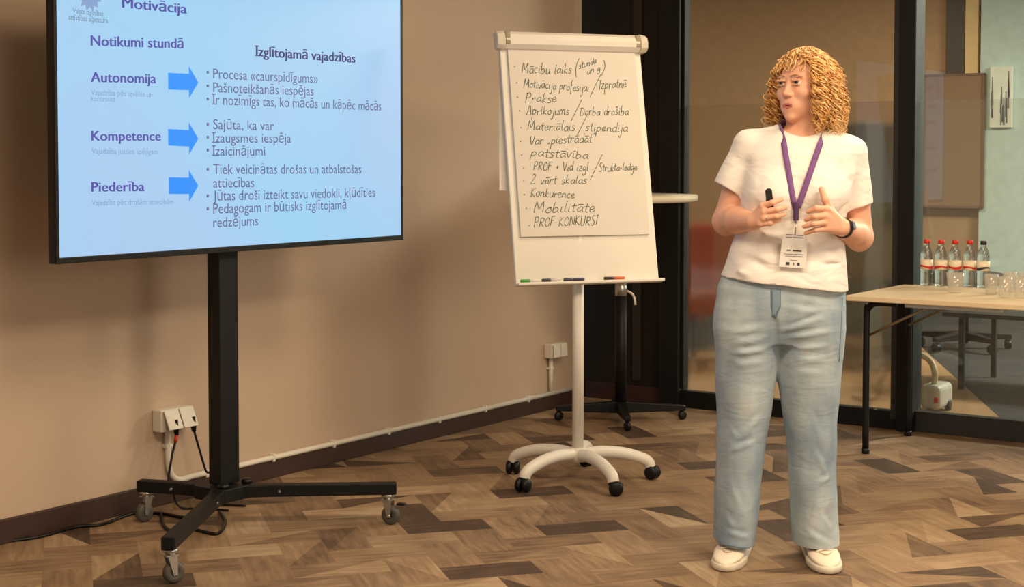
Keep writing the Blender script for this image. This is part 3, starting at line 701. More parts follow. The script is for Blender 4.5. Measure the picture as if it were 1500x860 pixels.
for px, py in ((1452, 431.5), (1472, 436), (1495, 436.5), (1518, 437), (1479, 428), (1501, 428.5)):
    tumbler(px, py, CG, .092, .0325, 'cluster of drinking glasses')

# ================================================================== BEYOND THE GLASS
ar = empty('armchair', tuple(gnd(1045, 530)), R(-20), 'red upholstered high backed chair seen blurred through the frosted pane', 'chair')
M_REDF = mat('red_fabric', (196, 46, 28), .85, vary=.1); 
MB().box((0, .24, .62), (.46, .12, .56)).build('backrest', M_REDF, ar, .05, seg=3)
MB().box((0, -.02, .40), (.46, .50, .14)).build('seat', mat('orange_fabric', (200, 92, 50), .85), ar, .04, seg=3)
for sx in (-1, 1):
    for sy in (-1, 1): MB().tube([(sx * .18, sy * .2, 0), (sx * .18, sy * .19, .34)], .018, 8).build('leg', M_BLACK, ar)
cb = at(1268, 300, 9.6); cb.z = 0
ca = empty('cabinet', tuple(cb), -ANG, 'tall grey metal cabinet seen blurred through the frosted pane beside the post', 'cabinet')
M_CAB = mat('grey_metal', (112, 110, 100), .5)
MB().box((0, .2, .80), (.42, .4, 1.5)).build('body', M_CAB, ca, .01)
for s in (-1, 1):
    d = MB().box((s * .105, -.01, .82), (.195, .02, 1.4)).build('door', M_CAB, ca, .004)
    MB().box((s * .03, -.03, .95), (.012, .02, .14)).build('handle', M_CHROME, d)
MB().box((0, .2, .025), (.40, .38, .05)).build('plinth', M_BLACK, ca)
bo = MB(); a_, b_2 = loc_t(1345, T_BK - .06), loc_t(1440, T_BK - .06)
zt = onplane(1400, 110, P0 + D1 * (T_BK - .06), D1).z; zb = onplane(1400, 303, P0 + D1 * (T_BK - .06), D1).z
bd = empty('reflection_board', tuple(FRAME @ Vector(((a_ + b_2) / 2, T_BK - .06, (zt + zb) / 2))), -ANG, 'brown board on the far wall behind the glass, above the bottles', 'board')  # brown reflection in the glass, built as a solid board
MB().box((0, -.02, 0), (b_2 - a_, .03, zt - zb)).build('reflection_panel', mat('brown_reflection', (142, 112, 86), .85, scale=30), bd, .003)
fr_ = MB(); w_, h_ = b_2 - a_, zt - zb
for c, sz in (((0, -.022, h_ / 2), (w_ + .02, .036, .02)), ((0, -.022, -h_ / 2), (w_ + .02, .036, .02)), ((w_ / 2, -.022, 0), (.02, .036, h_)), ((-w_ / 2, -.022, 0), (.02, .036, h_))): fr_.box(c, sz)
fr_.build('reflection_edge', mat('brown_reflection_edge', (110, 84, 64), .6), bd)
a_, b_2 = loc_t(1450, T_BK - .06), loc_t(1482, T_BK - .06)
zt = onplane(1466, 98, P0 + D1 * (T_BK - .06), D1).z; zb = onplane(1466, 187, P0 + D1 * (T_BK - .06), D1).z
pic = empty('wall_picture', tuple(FRAME @ Vector(((a_ + b_2) / 2, T_BK - .06, (zt + zb) / 2))), -ANG, 'narrow upright white canvas with grey streaks on the teal wall', 'picture')
MB().box((0, -.02, 0), (b_2 - a_, .04, zt - zb)).build('canvas', mat('canvas_white', (232, 232, 214), .8), pic, .003)
st = Lettering()
for k in range(16):
    x = random.uniform(-.42, .42) * (b_2 - a_); z = random.uniform(-.35, .25) * (zt - zb); h = random.uniform(.03, .12); z = max(-(zt - zb) * .46 + h, min((zt - zb) * .46 - h, z)); w = random.uniform(.004, .012)
    st.poly([(x - w, z - h), (x + w, z - h), (x + w * .3, z + h), (x - w * .6, z + h)], k % 2)
st.build('streaks', [mat('grey_paint', (130, 130, 128), .8), mat('dark_paint', (76, 84, 92), .8)], pic, lambda x, z: (x, -.0415, z))

oc = gnd(1412, 512); 
ch = empty('office_chair', tuple(oc), R(10), 'black wheeled office chair with star shaped base, standing behind the glass', 'chair')
MB().cyl((0, 0, .09), (0, 0, .46), .03, 14).build('gas_column', M_BLACK, ch)
for k in range(5):
    a = R(-8 + 72 * k); M = Matrix.Rotation(a, 4, 'Z')
    MB().hexa([M @ Vector(q) for q in ((0, -.035, .07), (.33, -.02, .075), (.33, .02, .075), (0, .035, .07), (0, -.035, .13), (.33, -.02, .105), (.33, .02, .105), (0, .035, .13))]).build('leg', M_BLACK, ch, .004)
    w = MB().lathe([(0, -.025), (.025, -.025), (.034, -.016), (.034, .016), (.025, .025), (0, .025)], (0, 0, 0), 18).build('caster', M_BLACK2, ch)
    w.rotation_euler = (R(90), 0, a + R(70)); w.location = M @ Vector((.31, 0, .036))
MB().prism(rrect(.46, .46, .08), .46, .54).build('seat', mat('charcoal_fabric', (40, 42, 44), .9), ch, .02)
dk = empty('low_table', tuple(gnd(1408, 571)), -ANG, 'low dark table with thin black legs standing just behind the glass', 'table')
MB().box((.5, .3, .435), (1.2, .7, .025)).build('table_top', mat('dark_laminate', (44, 46, 46), .5), dk, .003)
for x in (0, 1.0):
    for y in (.0, .6): MB().box((x, y, .21), (.03, .03, .42)).build('leg', M_BLACK, dk, .003)
vc = gnd(1362, 606)
va = empty('floor_appliance', tuple(vc), -ANG, 'small pale box shaped appliance with bent hose on floor behind glass', 'appliance')
MB().box((0, .1, .085), (.11, .22, .13)).build('body', mat('pale_grey_plastic', (196, 194, 178), .5), va, .03, seg=3)
MB().box((.036, -.012, .075), (.022, .006, .03)).build('switch', M_RED, va, .004)
for s in (-1, 1):
    w = MB().lathe([(0, -.01), (.03, -.01), (.03, .01), (0, .01)], (0, 0, 0), 16).build('wheel', M_BLACK2, va); w.rotation_euler = (0, R(90), 0); w.location = (s * .05, .14, .031)
MB().tube(catmull([(0, .06, .14), (.01, .04, .21), (-.02, .05, .27), (-.10, .08, .29), (-.20, .1, .22), (-.28, .12, .10), (-.36, .14, .03), (-.5, .2, .02)], 6), .016, 10).build('hose', mat('cream_hose', (206, 190, 156), .5), va)

# ================================================================== THE PERSON
PY = 5.09
PO = at(1141, 400, PY); PO.z = 0.0
def Lp(px, py, dy=0.0): return at(px, py, PY + dy) - PO
def LV(px, py, dy=0.0): return np.array(Lp(px, py, dy))

class Grid:
    def __init__(s, xs, ys, zs):
        s.a = [np.asarray(v, np.float32) for v in (xs, ys, zs)]
        s.D = np.full([len(v) for v in s.a], .05, np.float32)
    def blk(s, lo, hi):
        sl = []
        for v, a, b in zip(s.a, lo, hi):
            i, j = np.searchsorted(v, a), np.searchsorted(v, b); sl.append(slice(max(0, i), max(0, j)))
        return tuple(sl)
    def P(s, sl):
        return (s.a[0][sl[0]][:, None, None], s.a[1][sl[1]][None, :, None], s.a[2][sl[2]][None, None, :])
    def op(s, fn, lo, hi, k=.004, mode='add'):
        lo = np.array(lo) - k - .012; hi = np.array(hi) + k + .012
        sl = s.blk(lo, hi); A = s.D[sl]
        if A.size == 0: return
        d = np.broadcast_to(fn(*s.P(sl)), A.shape)
        if mode == 'sub': A2, d2 = -A, d
        else: A2, d2 = A, d
        h = np.maximum(k - np.abs(A2 - d2), 0) / max(k, 1e-6)
        m = np.minimum(A2, d2) - h * h * k * .25
        s.D[sl] = -m if mode == 'sub' else m
    def cap(s, a, b, ra, rb, k=.004, mode='add', cut=None):
        a, b = np.array(a), np.array(b); ba = b - a; L2 = float(ba @ ba); rm = max(ra, rb)
        def fn(X, Y, Z):
            px, py, pz = X - a[0], Y - a[1], Z - a[2]
            h = np.clip((px * ba[0] + py * ba[1] + pz * ba[2]) / L2, 0, 1)
            d = np.sqrt((px - ba[0] * h) ** 2 + (py - ba[1] * h) ** 2 + (pz - ba[2] * h) ** 2) - (ra + (rb - ra) * h)
            if cut is not None:
                c, n = cut; d = np.maximum(d, (X - c[0]) * n[0] + (Y - c[1]) * n[1] + (Z - c[2]) * n[2])
            return d
        s.op(fn, np.minimum(a, b) - rm, np.maximum(a, b) + rm, k, mode)
    def chain(s, pts, rs, k=.004, mode='add'):
        for i in range(len(pts) - 1): s.cap(pts[i], pts[i + 1], rs[i], rs[i + 1], k, mode)
    def ell(s, c, r, k=.004, mode='add', Rm=None):
        c = np.array(c); r = np.array(r); m = max(r)
        def fn(X, Y, Z):
            x, y, z = X - c[0], Y - c[1], Z - c[2]
            if Rm is not None: x, y, z = [Rm[i][0] * x + Rm[i][1] * y + Rm[i][2] * z for i in range(3)]
            k0 = np.sqrt((x / r[0]) ** 2 + (y / r[1]) ** 2 + (z / r[2]) ** 2)
            k1 = np.sqrt((x / r[0] ** 2) ** 2 + (y / r[1] ** 2) ** 2 + (z / r[2] ** 2) ** 2) + 1e-6
            return k0 * (k0 - 1) / k1
        s.op(fn, c - m, c + m, k, mode)
    def loft(s, z, cx, cy, rx, ry, k=.01, p=2.2, cut=None):
        z = np.array(z); o = np.argsort(z); z = z[o]
        cx, cy, rx, ry = [np.array(v)[o] for v in (cx, cy, rx, ry)]
        def fn(X, Y, Z):
            zz = Z.ravel()
            f = [np.interp(zz, z, v)[None, None, :] for v in (cx, cy, rx, ry)]
            q = (np.abs((X - f[0]) / f[2]) ** p + np.abs((Y - f[1]) / f[3]) ** p) ** (1 / p)
            d = (q - 1) * np.minimum(f[2], f[3])
            d = np.maximum(d, np.maximum(Z - z[-1], z[0] - Z))
            if cut is not None: d = np.maximum(d, cut(X, Y, Z))
            return d
        s.op(fn, ((cx - rx).min(), (cy - ry).min(), z[0]), ((cx + rx).max(), (cy + ry).max(), z[-1]), k)
    def fold(s, a, b, w, depth):
        """a crease (depth > 0) or a ridge (depth < 0) along a segment"""
        a, b = np.array(a), np.array(b); ba = b - a; L2 = float(ba @ ba)
        sl = s.blk(np.minimum(a, b) - 3 * w, np.maximum(a, b) + 3 * w); X, Y, Z = s.P(sl)
        px, py, pz = X - a[0], Y - a[1], Z - a[2]
        t = (px * ba[0] + py * ba[1] + pz * ba[2]) / L2; h = np.clip(t, 0, 1)
        d2 = (px - ba[0] * h) ** 2 + (py - ba[1] * h) ** 2 + (pz - ba[2] * h) ** 2
        s.D[sl] += (depth * np.exp(-d2 / w ** 2) * (1 - np.clip(np.abs(t - .5) * 2, 0, 1) ** 2 * .8)).astype(np.float32)
    def mesh(s, smooth=0):
        D = s.D; xs, ys, zs = s.a; S = D < 0
        n = S[:-1, :-1, :-1].astype(np.uint8)
        for i, j, k in ((1, 0, 0), (0, 1, 0), (0, 0, 1), (1, 1, 0), (1, 0, 1), (0, 1, 1), (1, 1, 1)):
            n += S[i:i - 1 or None if i else -1, j:(None if j else -1), k:(None if k else -1)] if False else S[(slice(1, None) if i else slice(0, -1)), (slice(1, None) if j else slice(0, -1)), (slice(1, None) if k else slice(0, -1))]
        idx = np.argwhere((n > 0) & (n < 8)); N = len(idx)
        ID = np.full(n.shape, -1, np.int32); ID[tuple(idx.T)] = np.arange(N)
        acc = np.zeros((N, 3)); cnt = np.zeros(N); I, J, K = idx.T
        C = [(a, b, c) for a in (0, 1) for b in (0, 1) for c in (0, 1)]
        val = {c: D[I + c[0], J + c[1], K + c[2]].astype(np.float64) for c in C}
        pos = {c: np.stack([xs[I + c[0]], ys[J + c[1]], zs[K + c[2]]], 1).astype(np.float64) for c in C}
        for c in C:
            for ax in range(3):
                if c[ax]: continue
                e = list(c); e[ax] = 1; e = tuple(e)
                m = (val[c] < 0) != (val[e] < 0)
                t = np.where(m, val[c] / np.where(m, val[c] - val[e], 1), 0)
                acc += np.where(m[:, None], pos[c] + (pos[e] - pos[c]) * t[:, None], 0); cnt += m
        V = acc / np.maximum(cnt, 1)[:, None]
        Q = []
        for ax in range(3):
            o1, o2 = [(1, 2), (2, 0), (0, 1)][ax]
            lo = [slice(None)] * 3; hi = [slice(None)] * 3; lo[ax] = slice(0, -1); hi[ax] = slice(1, None)
            a, b = S[tuple(lo)], S[tuple(hi)]
            e = np.argwhere(a != b)
            ok = np.ones(len(e), bool)
            for o in (o1, o2): ok &= (e[:, o] > 0) & (e[:, o] < S.shape[o] - 1)
            e = e[ok]; flip = b[tuple(e.T)]
            cs = []
            for d1, d2 in ((-1, -1), (0, -1), (0, 0), (-1, 0)):
                c = e.copy(); c[:, o1] += d1; c[:, o2] += d2; cs.append(ID[tuple(c.T)])
            q = np.stack(cs, 1); q[flip] = q[flip][:, ::-1]; Q.append(q)
        Q = np.concatenate(Q)
        for _ in range(smooth):                        # light Laplacian relaxation
            su = np.zeros_like(V); c = np.zeros(N)
            for a, b in ((0, 1), (1, 2), (2, 3), (3, 0)):
                np.add.at(su, Q[:, a], V[Q[:, b]]); np.add.at(c, Q[:, a], 1); np.add.at(su, Q[:, b], V[Q[:, a]]); np.add.at(c, Q[:, b], 1)
            V = V * .5 + .5 * su / np.maximum(c, 1)[:, None]
        return V, Q
def np_mesh(name, V, Q, mats, parent=None, midx=None):
    me = bpy.data.meshes.new(name)
    me.vertices.add(len(V)); me.vertices.foreach_set('co', np.ascontiguousarray(V, np.float32).ravel())
    me.loops.add(Q.size); me.loops.foreach_set('vertex_index', np.ascontiguousarray(Q, np.int32).ravel())
    me.polygons.add(len(Q)); me.polygons.foreach_set('loop_start', np.arange(0, Q.size, Q.shape[1], dtype=np.int32))
    try: me.polygons.foreach_set('loop_total', np.full(len(Q), Q.shape[1], np.int32))
    except Exception: pass
    me.polygons.foreach_set('use_smooth', np.ones(len(Q), bool))
    for m in mats: me.materials.append(m)
    if midx is not None: me.polygons.foreach_set('material_index', np.asarray(midx, np.int32))
    me.update(calc_edges=True); me.validate()
    o = bpy.data.objects.new(name, me); link(o, parent); return o

zpy = lambda py: float(LV(1141, py)[2])
xpx = lambda px, py=300: float(LV(px, py)[0])
# -- torso outline (row, left, right, front, back) of the shirt
TOR = [(188, 1146, 1208, -.045, .070), (193, 1122, 1226, -.068, .085), (199, 1104, 1243, -.085, .092), (208, 1094, 1254, -.100, .098), (225, 1088, 1259, -.120, .104), (255, 1086, 1252, -.142, .110),
       (288, 1085, 1242, -.152, .108), (320, 1081, 1236, -.140, .105), (350, 1074, 1233, -.142, .112), (380, 1064, 1236, -.152, .125), (405, 1055, 1239, -.160, .138), (430, 1048, 1241, -.164, .145)]
def sect(tab, inset=0.0):
    z = [zpy(r[0]) for r in tab]; cx = [(xpx(r[1], r[0]) + xpx(r[2], r[0])) / 2 for r in tab]; rx = [(xpx(r[2], r[0]) - xpx(r[1], r[0])) / 2 - inset for r in tab]
    cy = [(r[3] + r[4]) / 2 for r in tab]; ry = [(r[4] - r[3]) / 2 - inset for r in tab]; return z, cx, cy, rx, ry
# joints
SL, EL, WL = LV(1099, 216, .01), LV(1064, 322, .03), LV(1104, 324, -.185)
SR, ER, WR = LV(1246, 228, .01), LV(1259, 345, .04), LV(1233, 333, -.150)

# ---- head frame
PSI = R(48)
HE = LV(1179, 122, .005)
HS = np.array((math.cos(PSI), -math.sin(PSI), 0)); HF = np.array((-math.sin(PSI), -math.cos(PSI), 0)); HZ = np.array((0, 0, 1.0))
HR = [HS, -HF, HZ]                                    # world -> head rows (x side, y backwards, z up)
def hd(x, y, z): return HE + HS * x - HF * y + HZ * z

def body_grid():
    zs = np.concatenate([np.arange(.06, zpy(430), .012), np.arange(zpy(430), 1.76, .0026)])
    g = Grid(np.arange(-.235, .335, .0026), np.arange(-.31, .19, .0026), zs)
    # legs and trunk (inside the clothes)
    for a, k, f in ((LV(1092, 430, 0), LV(1088, 610, .0), LV(1074, 800, .02)), (LV(1190, 430, 0), LV(1190, 610, 0), LV(1198, 805, .02))):
        g.chain([a, k, f], [.075, .05, .04], .02)
    g.loft(*sect(TOR[:-3], .016), k=.02)
    g.cap(LV(1120, 204, .01), SL, .03, .036, .02); g.cap(LV(1228, 212, .01), SR, .03, .036, .02)
    # neck
    g.cap(LV(1177, 208, .012), LV(1175, 160, .0), .058, .050, .02)
    g.cap(LV(1160, 206, -.035), LV(1184, 150, .03), .012, .012, .02)
    g.cap(LV(1168, 207, -.045), LV(1188, 168, -.035), .010, .010, .015)
    # arms
    for S_, E_, W_ in ((SL, EL, WL), (SR, ER, WR)):
        g.chain([S_, S_ * .45 + E_ * .55, E_], [.048, .046, .043], .015)
        m = E_ * .62 + W_ * .38
        g.chain([E_, m, W_], [.043, .043, .028], .012)
        g.ell(E_ + np.array((0, .004, -.012)), (.042, .042, .042), .015)
    # her right hand (picture left), closed on the remote
    K = [LV(1117, 302, -.226), LV(1120, 311, -.238), LV(1119, 320, -.238), LV(1114, 328, -.228)]
    for q, w0 in zip(K, ((.0, .008), (.0, .003), (0, -.003), (0, -.009))):
        g.cap(WL + np.array((w0[0], 0, w0[1])), q, .0165, .0115, .012)
    fing = [(K[0], LV(1131, 297, -.246), LV(1145, 292, -.226)), (K[1], LV(1138, 307, -.258), LV(1151, 304, -.232)), (K[2], LV(1137, 317, -.256), LV(1149, 314, -.228)), (K[3], LV(1129, 327, -.244), LV(1142, 322, -.220))]
    rads = [(.0105, .0092, .0072), (.0108, .0095, .0075), (.0102, .009, .0072), (.0095, .0082, .0066)]
    for f, r in zip(fing, rads): g.chain(f, r, .0035)
    g.chain([WL + np.array((.004, .0, .012)), LV(1117, 306, -.190), LV(1126, 297, -.196), LV(1130, 288, -.200)], [.015, .0125, .0105, .0085], .006)
    # her left hand (picture right), thumb up, fingers towards the other hand
    K = [LV(1211, 306, -.212), LV(1207, 316, -.222), LV(1206, 326, -.221), LV(1209, 335, -.210)]
    for q, w0 in zip(K, (.010, .004, -.003, -.010)):
        g.cap(WR + np.array((0, 0, w0)), q, .0165, .0115, .012)
    fing = [(K[0], LV(1196, 305, -.240), LV(1184, 310, -.226)), (K[1], LV(1193, 317, -.248), LV(1181, 322, -.228)), (K[2], LV(1192, 328, -.245), LV(1178, 332, -.224)), (K[3], LV(1194, 337, -.230), LV(1180, 342, -.212))]
    for f, r in zip(fing, rads): g.chain(f, r, .0035)
    g.chain([WR + np.array((-.006, 0, .014)), LV(1216, 309, -.185), LV(1209, 293, -.197), LV(1203.5, 277, -.186)], [.017, .0145, .0112, .0092], .007)
    # ---- head
    g.ell(hd(0, .012, .026), (.073, .092, .076), .02, Rm=HR)
    g.ell(hd(0, -.022, -.030), (.065, .064, .084), .03, Rm=HR)          # face
    g.ell(hd(0, -.040, -.078), (.051, .046, .041), .025, Rm=HR)         # jaw
    g.ell(hd(0, -.076, -.112), (.017, .014, .013), .022, Rm=HR)         # chin
    for s in (-1, 1):
        g.ell(hd(s * .040, -.060, -.034), (.024, .022, .020), .02, Rm=HR)   # cheek bones
        g.ell(hd(s * .028, -.082, .019), (.024, .010, .007), .012, Rm=HR)   # brow
        g.ell(hd(s * .030, -.1005, -.001), (.016, .018, .0095), .012, 'sub', HR)  # eye sockets
        g.ell(hd(s * .076, .012, -.012), (.008, .018, .032), .006, Rm=HR)   # ears
    g.cap(hd(0, -.084, .004), hd(0, -.0975, -.033), .0062, .0092, .012)  # nose bridge
    g.ell(hd(0, -.1005, -.0365), (.0100, .0100, .0090), .008, Rm=HR)
    for s in (-1, 1):
        g.ell(hd(s * .0115, -.0905, -.0405), (.0068, .010, .0068), .006, Rm=HR)
        g.ell(hd(s * .0062, -.0975, -.0465), (.0030, .004, .0035), .003, 'sub', HR)
        e = hd(s * .031, -.078, 0)
        # lids: a shell over the ball, open in front
        g.cap(hd(s * .031 - .014, -.0885, .0066), hd(s * .031 + .014, -.0885, .0066), .0046, .0046, .004)
        g.cap(hd(s * .031 - .013, -.0875, -.0078), hd(s * .031 + .013, -.0875, -.0078), .0034, .0034, .004)
    g.ell(hd(0, -.0785, -.074), (.031, .0145, .022), .014, Rm=HR)         # muzzle
    for sx in (-1, 1):
        g.cap(hd(sx * .020, -.0835, -.0748), hd(0, -.0912, -.0722), .0014, .0026, .004)
        g.cap(hd(sx * .018, -.0835, -.0772), hd(0, -.0902, -.0805), .0016, .0032, .004)
    g.ell(hd(0, -.0935, -.0760), (.013, .012, .0016), .002, 'sub', HR)   # parted lips
    return g
g = body_grid(); V, Q = g.mesh(1); del g
cen = V[Q].mean(1) - HE
qx, qy, qz = cen @ HS, -(cen @ HF), cen[:, 2]
lips = ((np.abs(qx) < .021) & (qy < -.078) & (((qx / .022) ** 2 + ((qz + .0762) / .0082) ** 2) < 1))
gap = ((np.abs(qx) < .015) & (qy < -.072) & (qy > -.0885) & (np.abs(qz + .0760) < .0021))
def skin_mat(name, rgb, rough=.5):
    m = mat(name, rgb, rough, vary=.05, scale=18, bump=.04, bscale=400)
    b = m.node_tree.nodes['Principled BSDF']; b.inputs['Subsurface Weight'].default_value = .12
    b.inputs['Subsurface Radius'].default_value = (1, .35, .2); b.inputs['Subsurface Scale'].default_value = .008; return m
mi = np.zeros(len(Q), np.int32); mi[lips] = 1; mi[gap] = 2
body = np_mesh('person', V, Q, [skin_mat('skin', (228, 174, 146)), skin_mat('lip', (192, 108, 98), .45), mat('mouth_inside', (70, 30, 28), .6)], None, mi)
body.location = PO
tag(body, 'standing person with curly blonde hair, white shirt and pale wide jeans, gesturing with both hands', 'person')
bvB = BVHTree.FromPolygons([tuple(v) for v in V], [tuple(int(i) for i in q) for q in Q])
del V, Q, cen

# eyes and brows
for s in (-1, 1):
    c = hd(s * .031, -.0770, -.0008)
    eb = MB(); n = 18; prof = [(.0125 * math.sin(math.pi * k / n), -.0125 * math.cos(math.pi * k / n)) for k in range(n + 1)]
    look = Vector(HF).normalized(); Mq = look.to_track_quat('Z', 'Y').to_matrix()
    vs0 = len(eb.v); eb.lathe(prof, (0, 0, 0), 24)
    for i, f in enumerate(eb.f):
        zc_ = sum(eb.v[k][2] for k in f) / len(f)
        eb.m[i] = 2 if zc_ > .0120 else (1 if zc_ > .0102 else 0)
    eb.v = [tuple(Mq @ Vector(v)) for v in eb.v]
    o = eb.build('eyeball', [mat('eye_white', (226, 218, 208), .25), mat('iris', (86, 92, 88), .25), mat('pupil', (14, 12, 12), .2)], body); o.location = Vector(c)
    br = MB(); pts = []
    for x, z in ((.012, .0185), (.018, .0205), (.025, .0222), (.033, .0225), (.040, .0208), (.047, .0175)):
        h = bvB.ray_cast(Vector(hd(s * x, -.2, z)), Vector(-HF)); pts.append(h[0] if h[0] is not None else Vector(hd(s * x, -.09, z)))
    br.tube(catmull(pts, 4), [.0010 + .0012 * math.sin(math.pi * (k + 3) / 25) for k in range(21)], 8)
    br.build('eyebrow', mat('brow_hair', (160, 116, 80), .7, vary=.2, scale=300), body)

# ---- shirt
def shirt_grid():
    g = Grid(np.arange(-.26, .36, .0034), np.arange(-.215, .20, .0034), np.arange(zpy(436), zpy(176), .0034))
    ha, hb = LV(1054, 404), LV(1240, 426)
    sl_ = (hb[2] - ha[2]) / (hb[0] - ha[0])
    hem = lambda X, Y, Z: (ha[2] + sl_ * (X - ha[0])) - Z + 0 * Y
    z, cx, cy, rx, ry = sect(TOR, 0.0)
    g.loft(z, cx, cy, rx, ry, k=.01, cut=hem, p=2.25)
    g.cap(LV(1138, 196, .015), LV(1096, 210, .012), .028, .040, .03); g.cap(LV(1214, 202, .015), LV(1250, 220, .012), .028, .040, .03)
    for x in (1130, 1203): g.ell(LV(x, 284, -.095), (.066, .064, .062), .055)
    for S_, E_, (ax, ay), (bx, by), r0, r1 in ((SL, EL, (1047, 266), (1087, 290), .056, .053), (SR, ER, (1277, 297), (1236, 308), .054, .050)):
        c = (LV(ax, ay, .015) + LV(bx, by, .015)) / 2
        n = (c - S_); n /= np.linalg.norm(n)
        e = np.array(LV(bx, by) - LV(ax, ay)); e /= np.linalg.norm(e); n2 = np.array((-e[2], 0, e[0])); n2 = n2 if n2 @ n > 0 else -n2
        g.cap(S_, c + n * .09, r0, r1, .022, cut=(c, n2))
        g.cap(c - n * .035, c + n * .09, r1 - .009, r1 - .004, .003, 'sub')
    # neck opening
    g.ell(LV(1175, 178, -.022), (.074, .088, .066), .006, 'sub')
    # creases
    for (ax, ay), (bx, by), w, d in [((1092, 292), (1122, 318), .010, .006), ((1090, 305), (1135, 345), .012, .005), ((1200, 286), (1236, 283), .007, .008), ((1206, 294), (1238, 300), .009, .005), ((1236, 352), (1190, 368), .012, .006),
                                     ((1150, 292), (1168, 298), .008, .004), ((1080, 352), (1140, 362), .013, .006), ((1072, 372), (1130, 392), .013, .005), ((1205, 388), (1230, 386), .006, .005), ((1180, 350), (1232, 340), .012, -.007),
                                     ((1098, 337), (1150, 347), .010, -.007), ((1210, 372), (1150, 402), .014, .004), ((1232, 300), (1222, 345), .012, .006), ((1120, 218), (1110, 268), .010, .004), ((1105, 215), (1098, 262), .010, .004), ((1228, 222), (1238, 270), .012, .004),
                                     ((1060, 390), (1100, 404), .012, -.005), ((1110, 378), (1200, 396), .014, -.004), ((1088, 292), (1098, 330), .010, .006)]:
        for dy in (-.155, -.125):
            pass
        A, B = LV(ax, ay, -.14), LV(bx, by, -.14)
        if ax < 1090 or ax > 1228: A = LV(ax, ay, -.10)
        if bx > 1228: B = LV(bx, by, -.09)
        g.fold(A, B, w * 1.25, d * 1.9)
    X, Y, Z = g.P((slice(None),) * 3)                   # soft drape
    g.D += (.0016 * np.sin(38 * X + 9 * Z) * np.sin(22 * Z + 14 * X + 1.0) + 0 * Y).astype(np.float32)
    return g
g = shirt_grid(); V, Q = g.mesh(1); del g
def cloth_mat(name, rgb, weave=900, bump=.15, vary=.03, rough=.85):
    m = mat(name, rgb, rough, vary=vary, scale=9, bump=bump, bscale=weave); b = m.node_tree.nodes['Principled BSDF']
    b.inputs['Sheen Weight'].default_value = .12; return m
def soft_folds(m, sc, rot, strength):
    nt = m.node_tree; b = nt.nodes['Principled BSDF']; old = b.inputs['Normal'].links[0].from_socket
    tc = nt.nodes.new('ShaderNodeTexCoord'); mp = nt.nodes.new('ShaderNodeMapping'); mp.inputs['Scale'].default_value = sc; mp.inputs['Rotation'].default_value = rot; nt.links.new(tc.outputs['Object'], mp.inputs[0])
    nz = nt.nodes.new('ShaderNodeTexNoise'); nz.inputs['Scale'].default_value = 1; nz.inputs['Detail'].default_value = 2; nz.inputs['Distortion'].default_value = .6; nt.links.new(mp.outputs[0], nz.inputs['Vector'])
    bb = nt.nodes.new('ShaderNodeBump'); bb.inputs['Strength'].default_value = strength; bb.inputs['Distance'].default_value = .03
    nt.links.new(nz.outputs['Fac'], bb.inputs['Height']); nt.links.new(old, bb.inputs['Normal']); nt.links.new(bb.outputs[0], b.inputs['Normal']); return m
shirt = np_mesh('shirt', V, Q, [soft_folds(cloth_mat('white_cotton', (236, 231, 226)), (7, 7, 18), (0, R(25), 0), .4)], body)
bvS = BVHTree.FromPolygons([tuple(v) for v in V], [tuple(int(i) for i in q) for q in Q])
def hit(bv, px, py, off=.003):
    d = ray(px, py).normalized(); h = bv.ray_cast(EYEP - PO, d)
    return (h[0] - d * off) if h[0] is not None else None

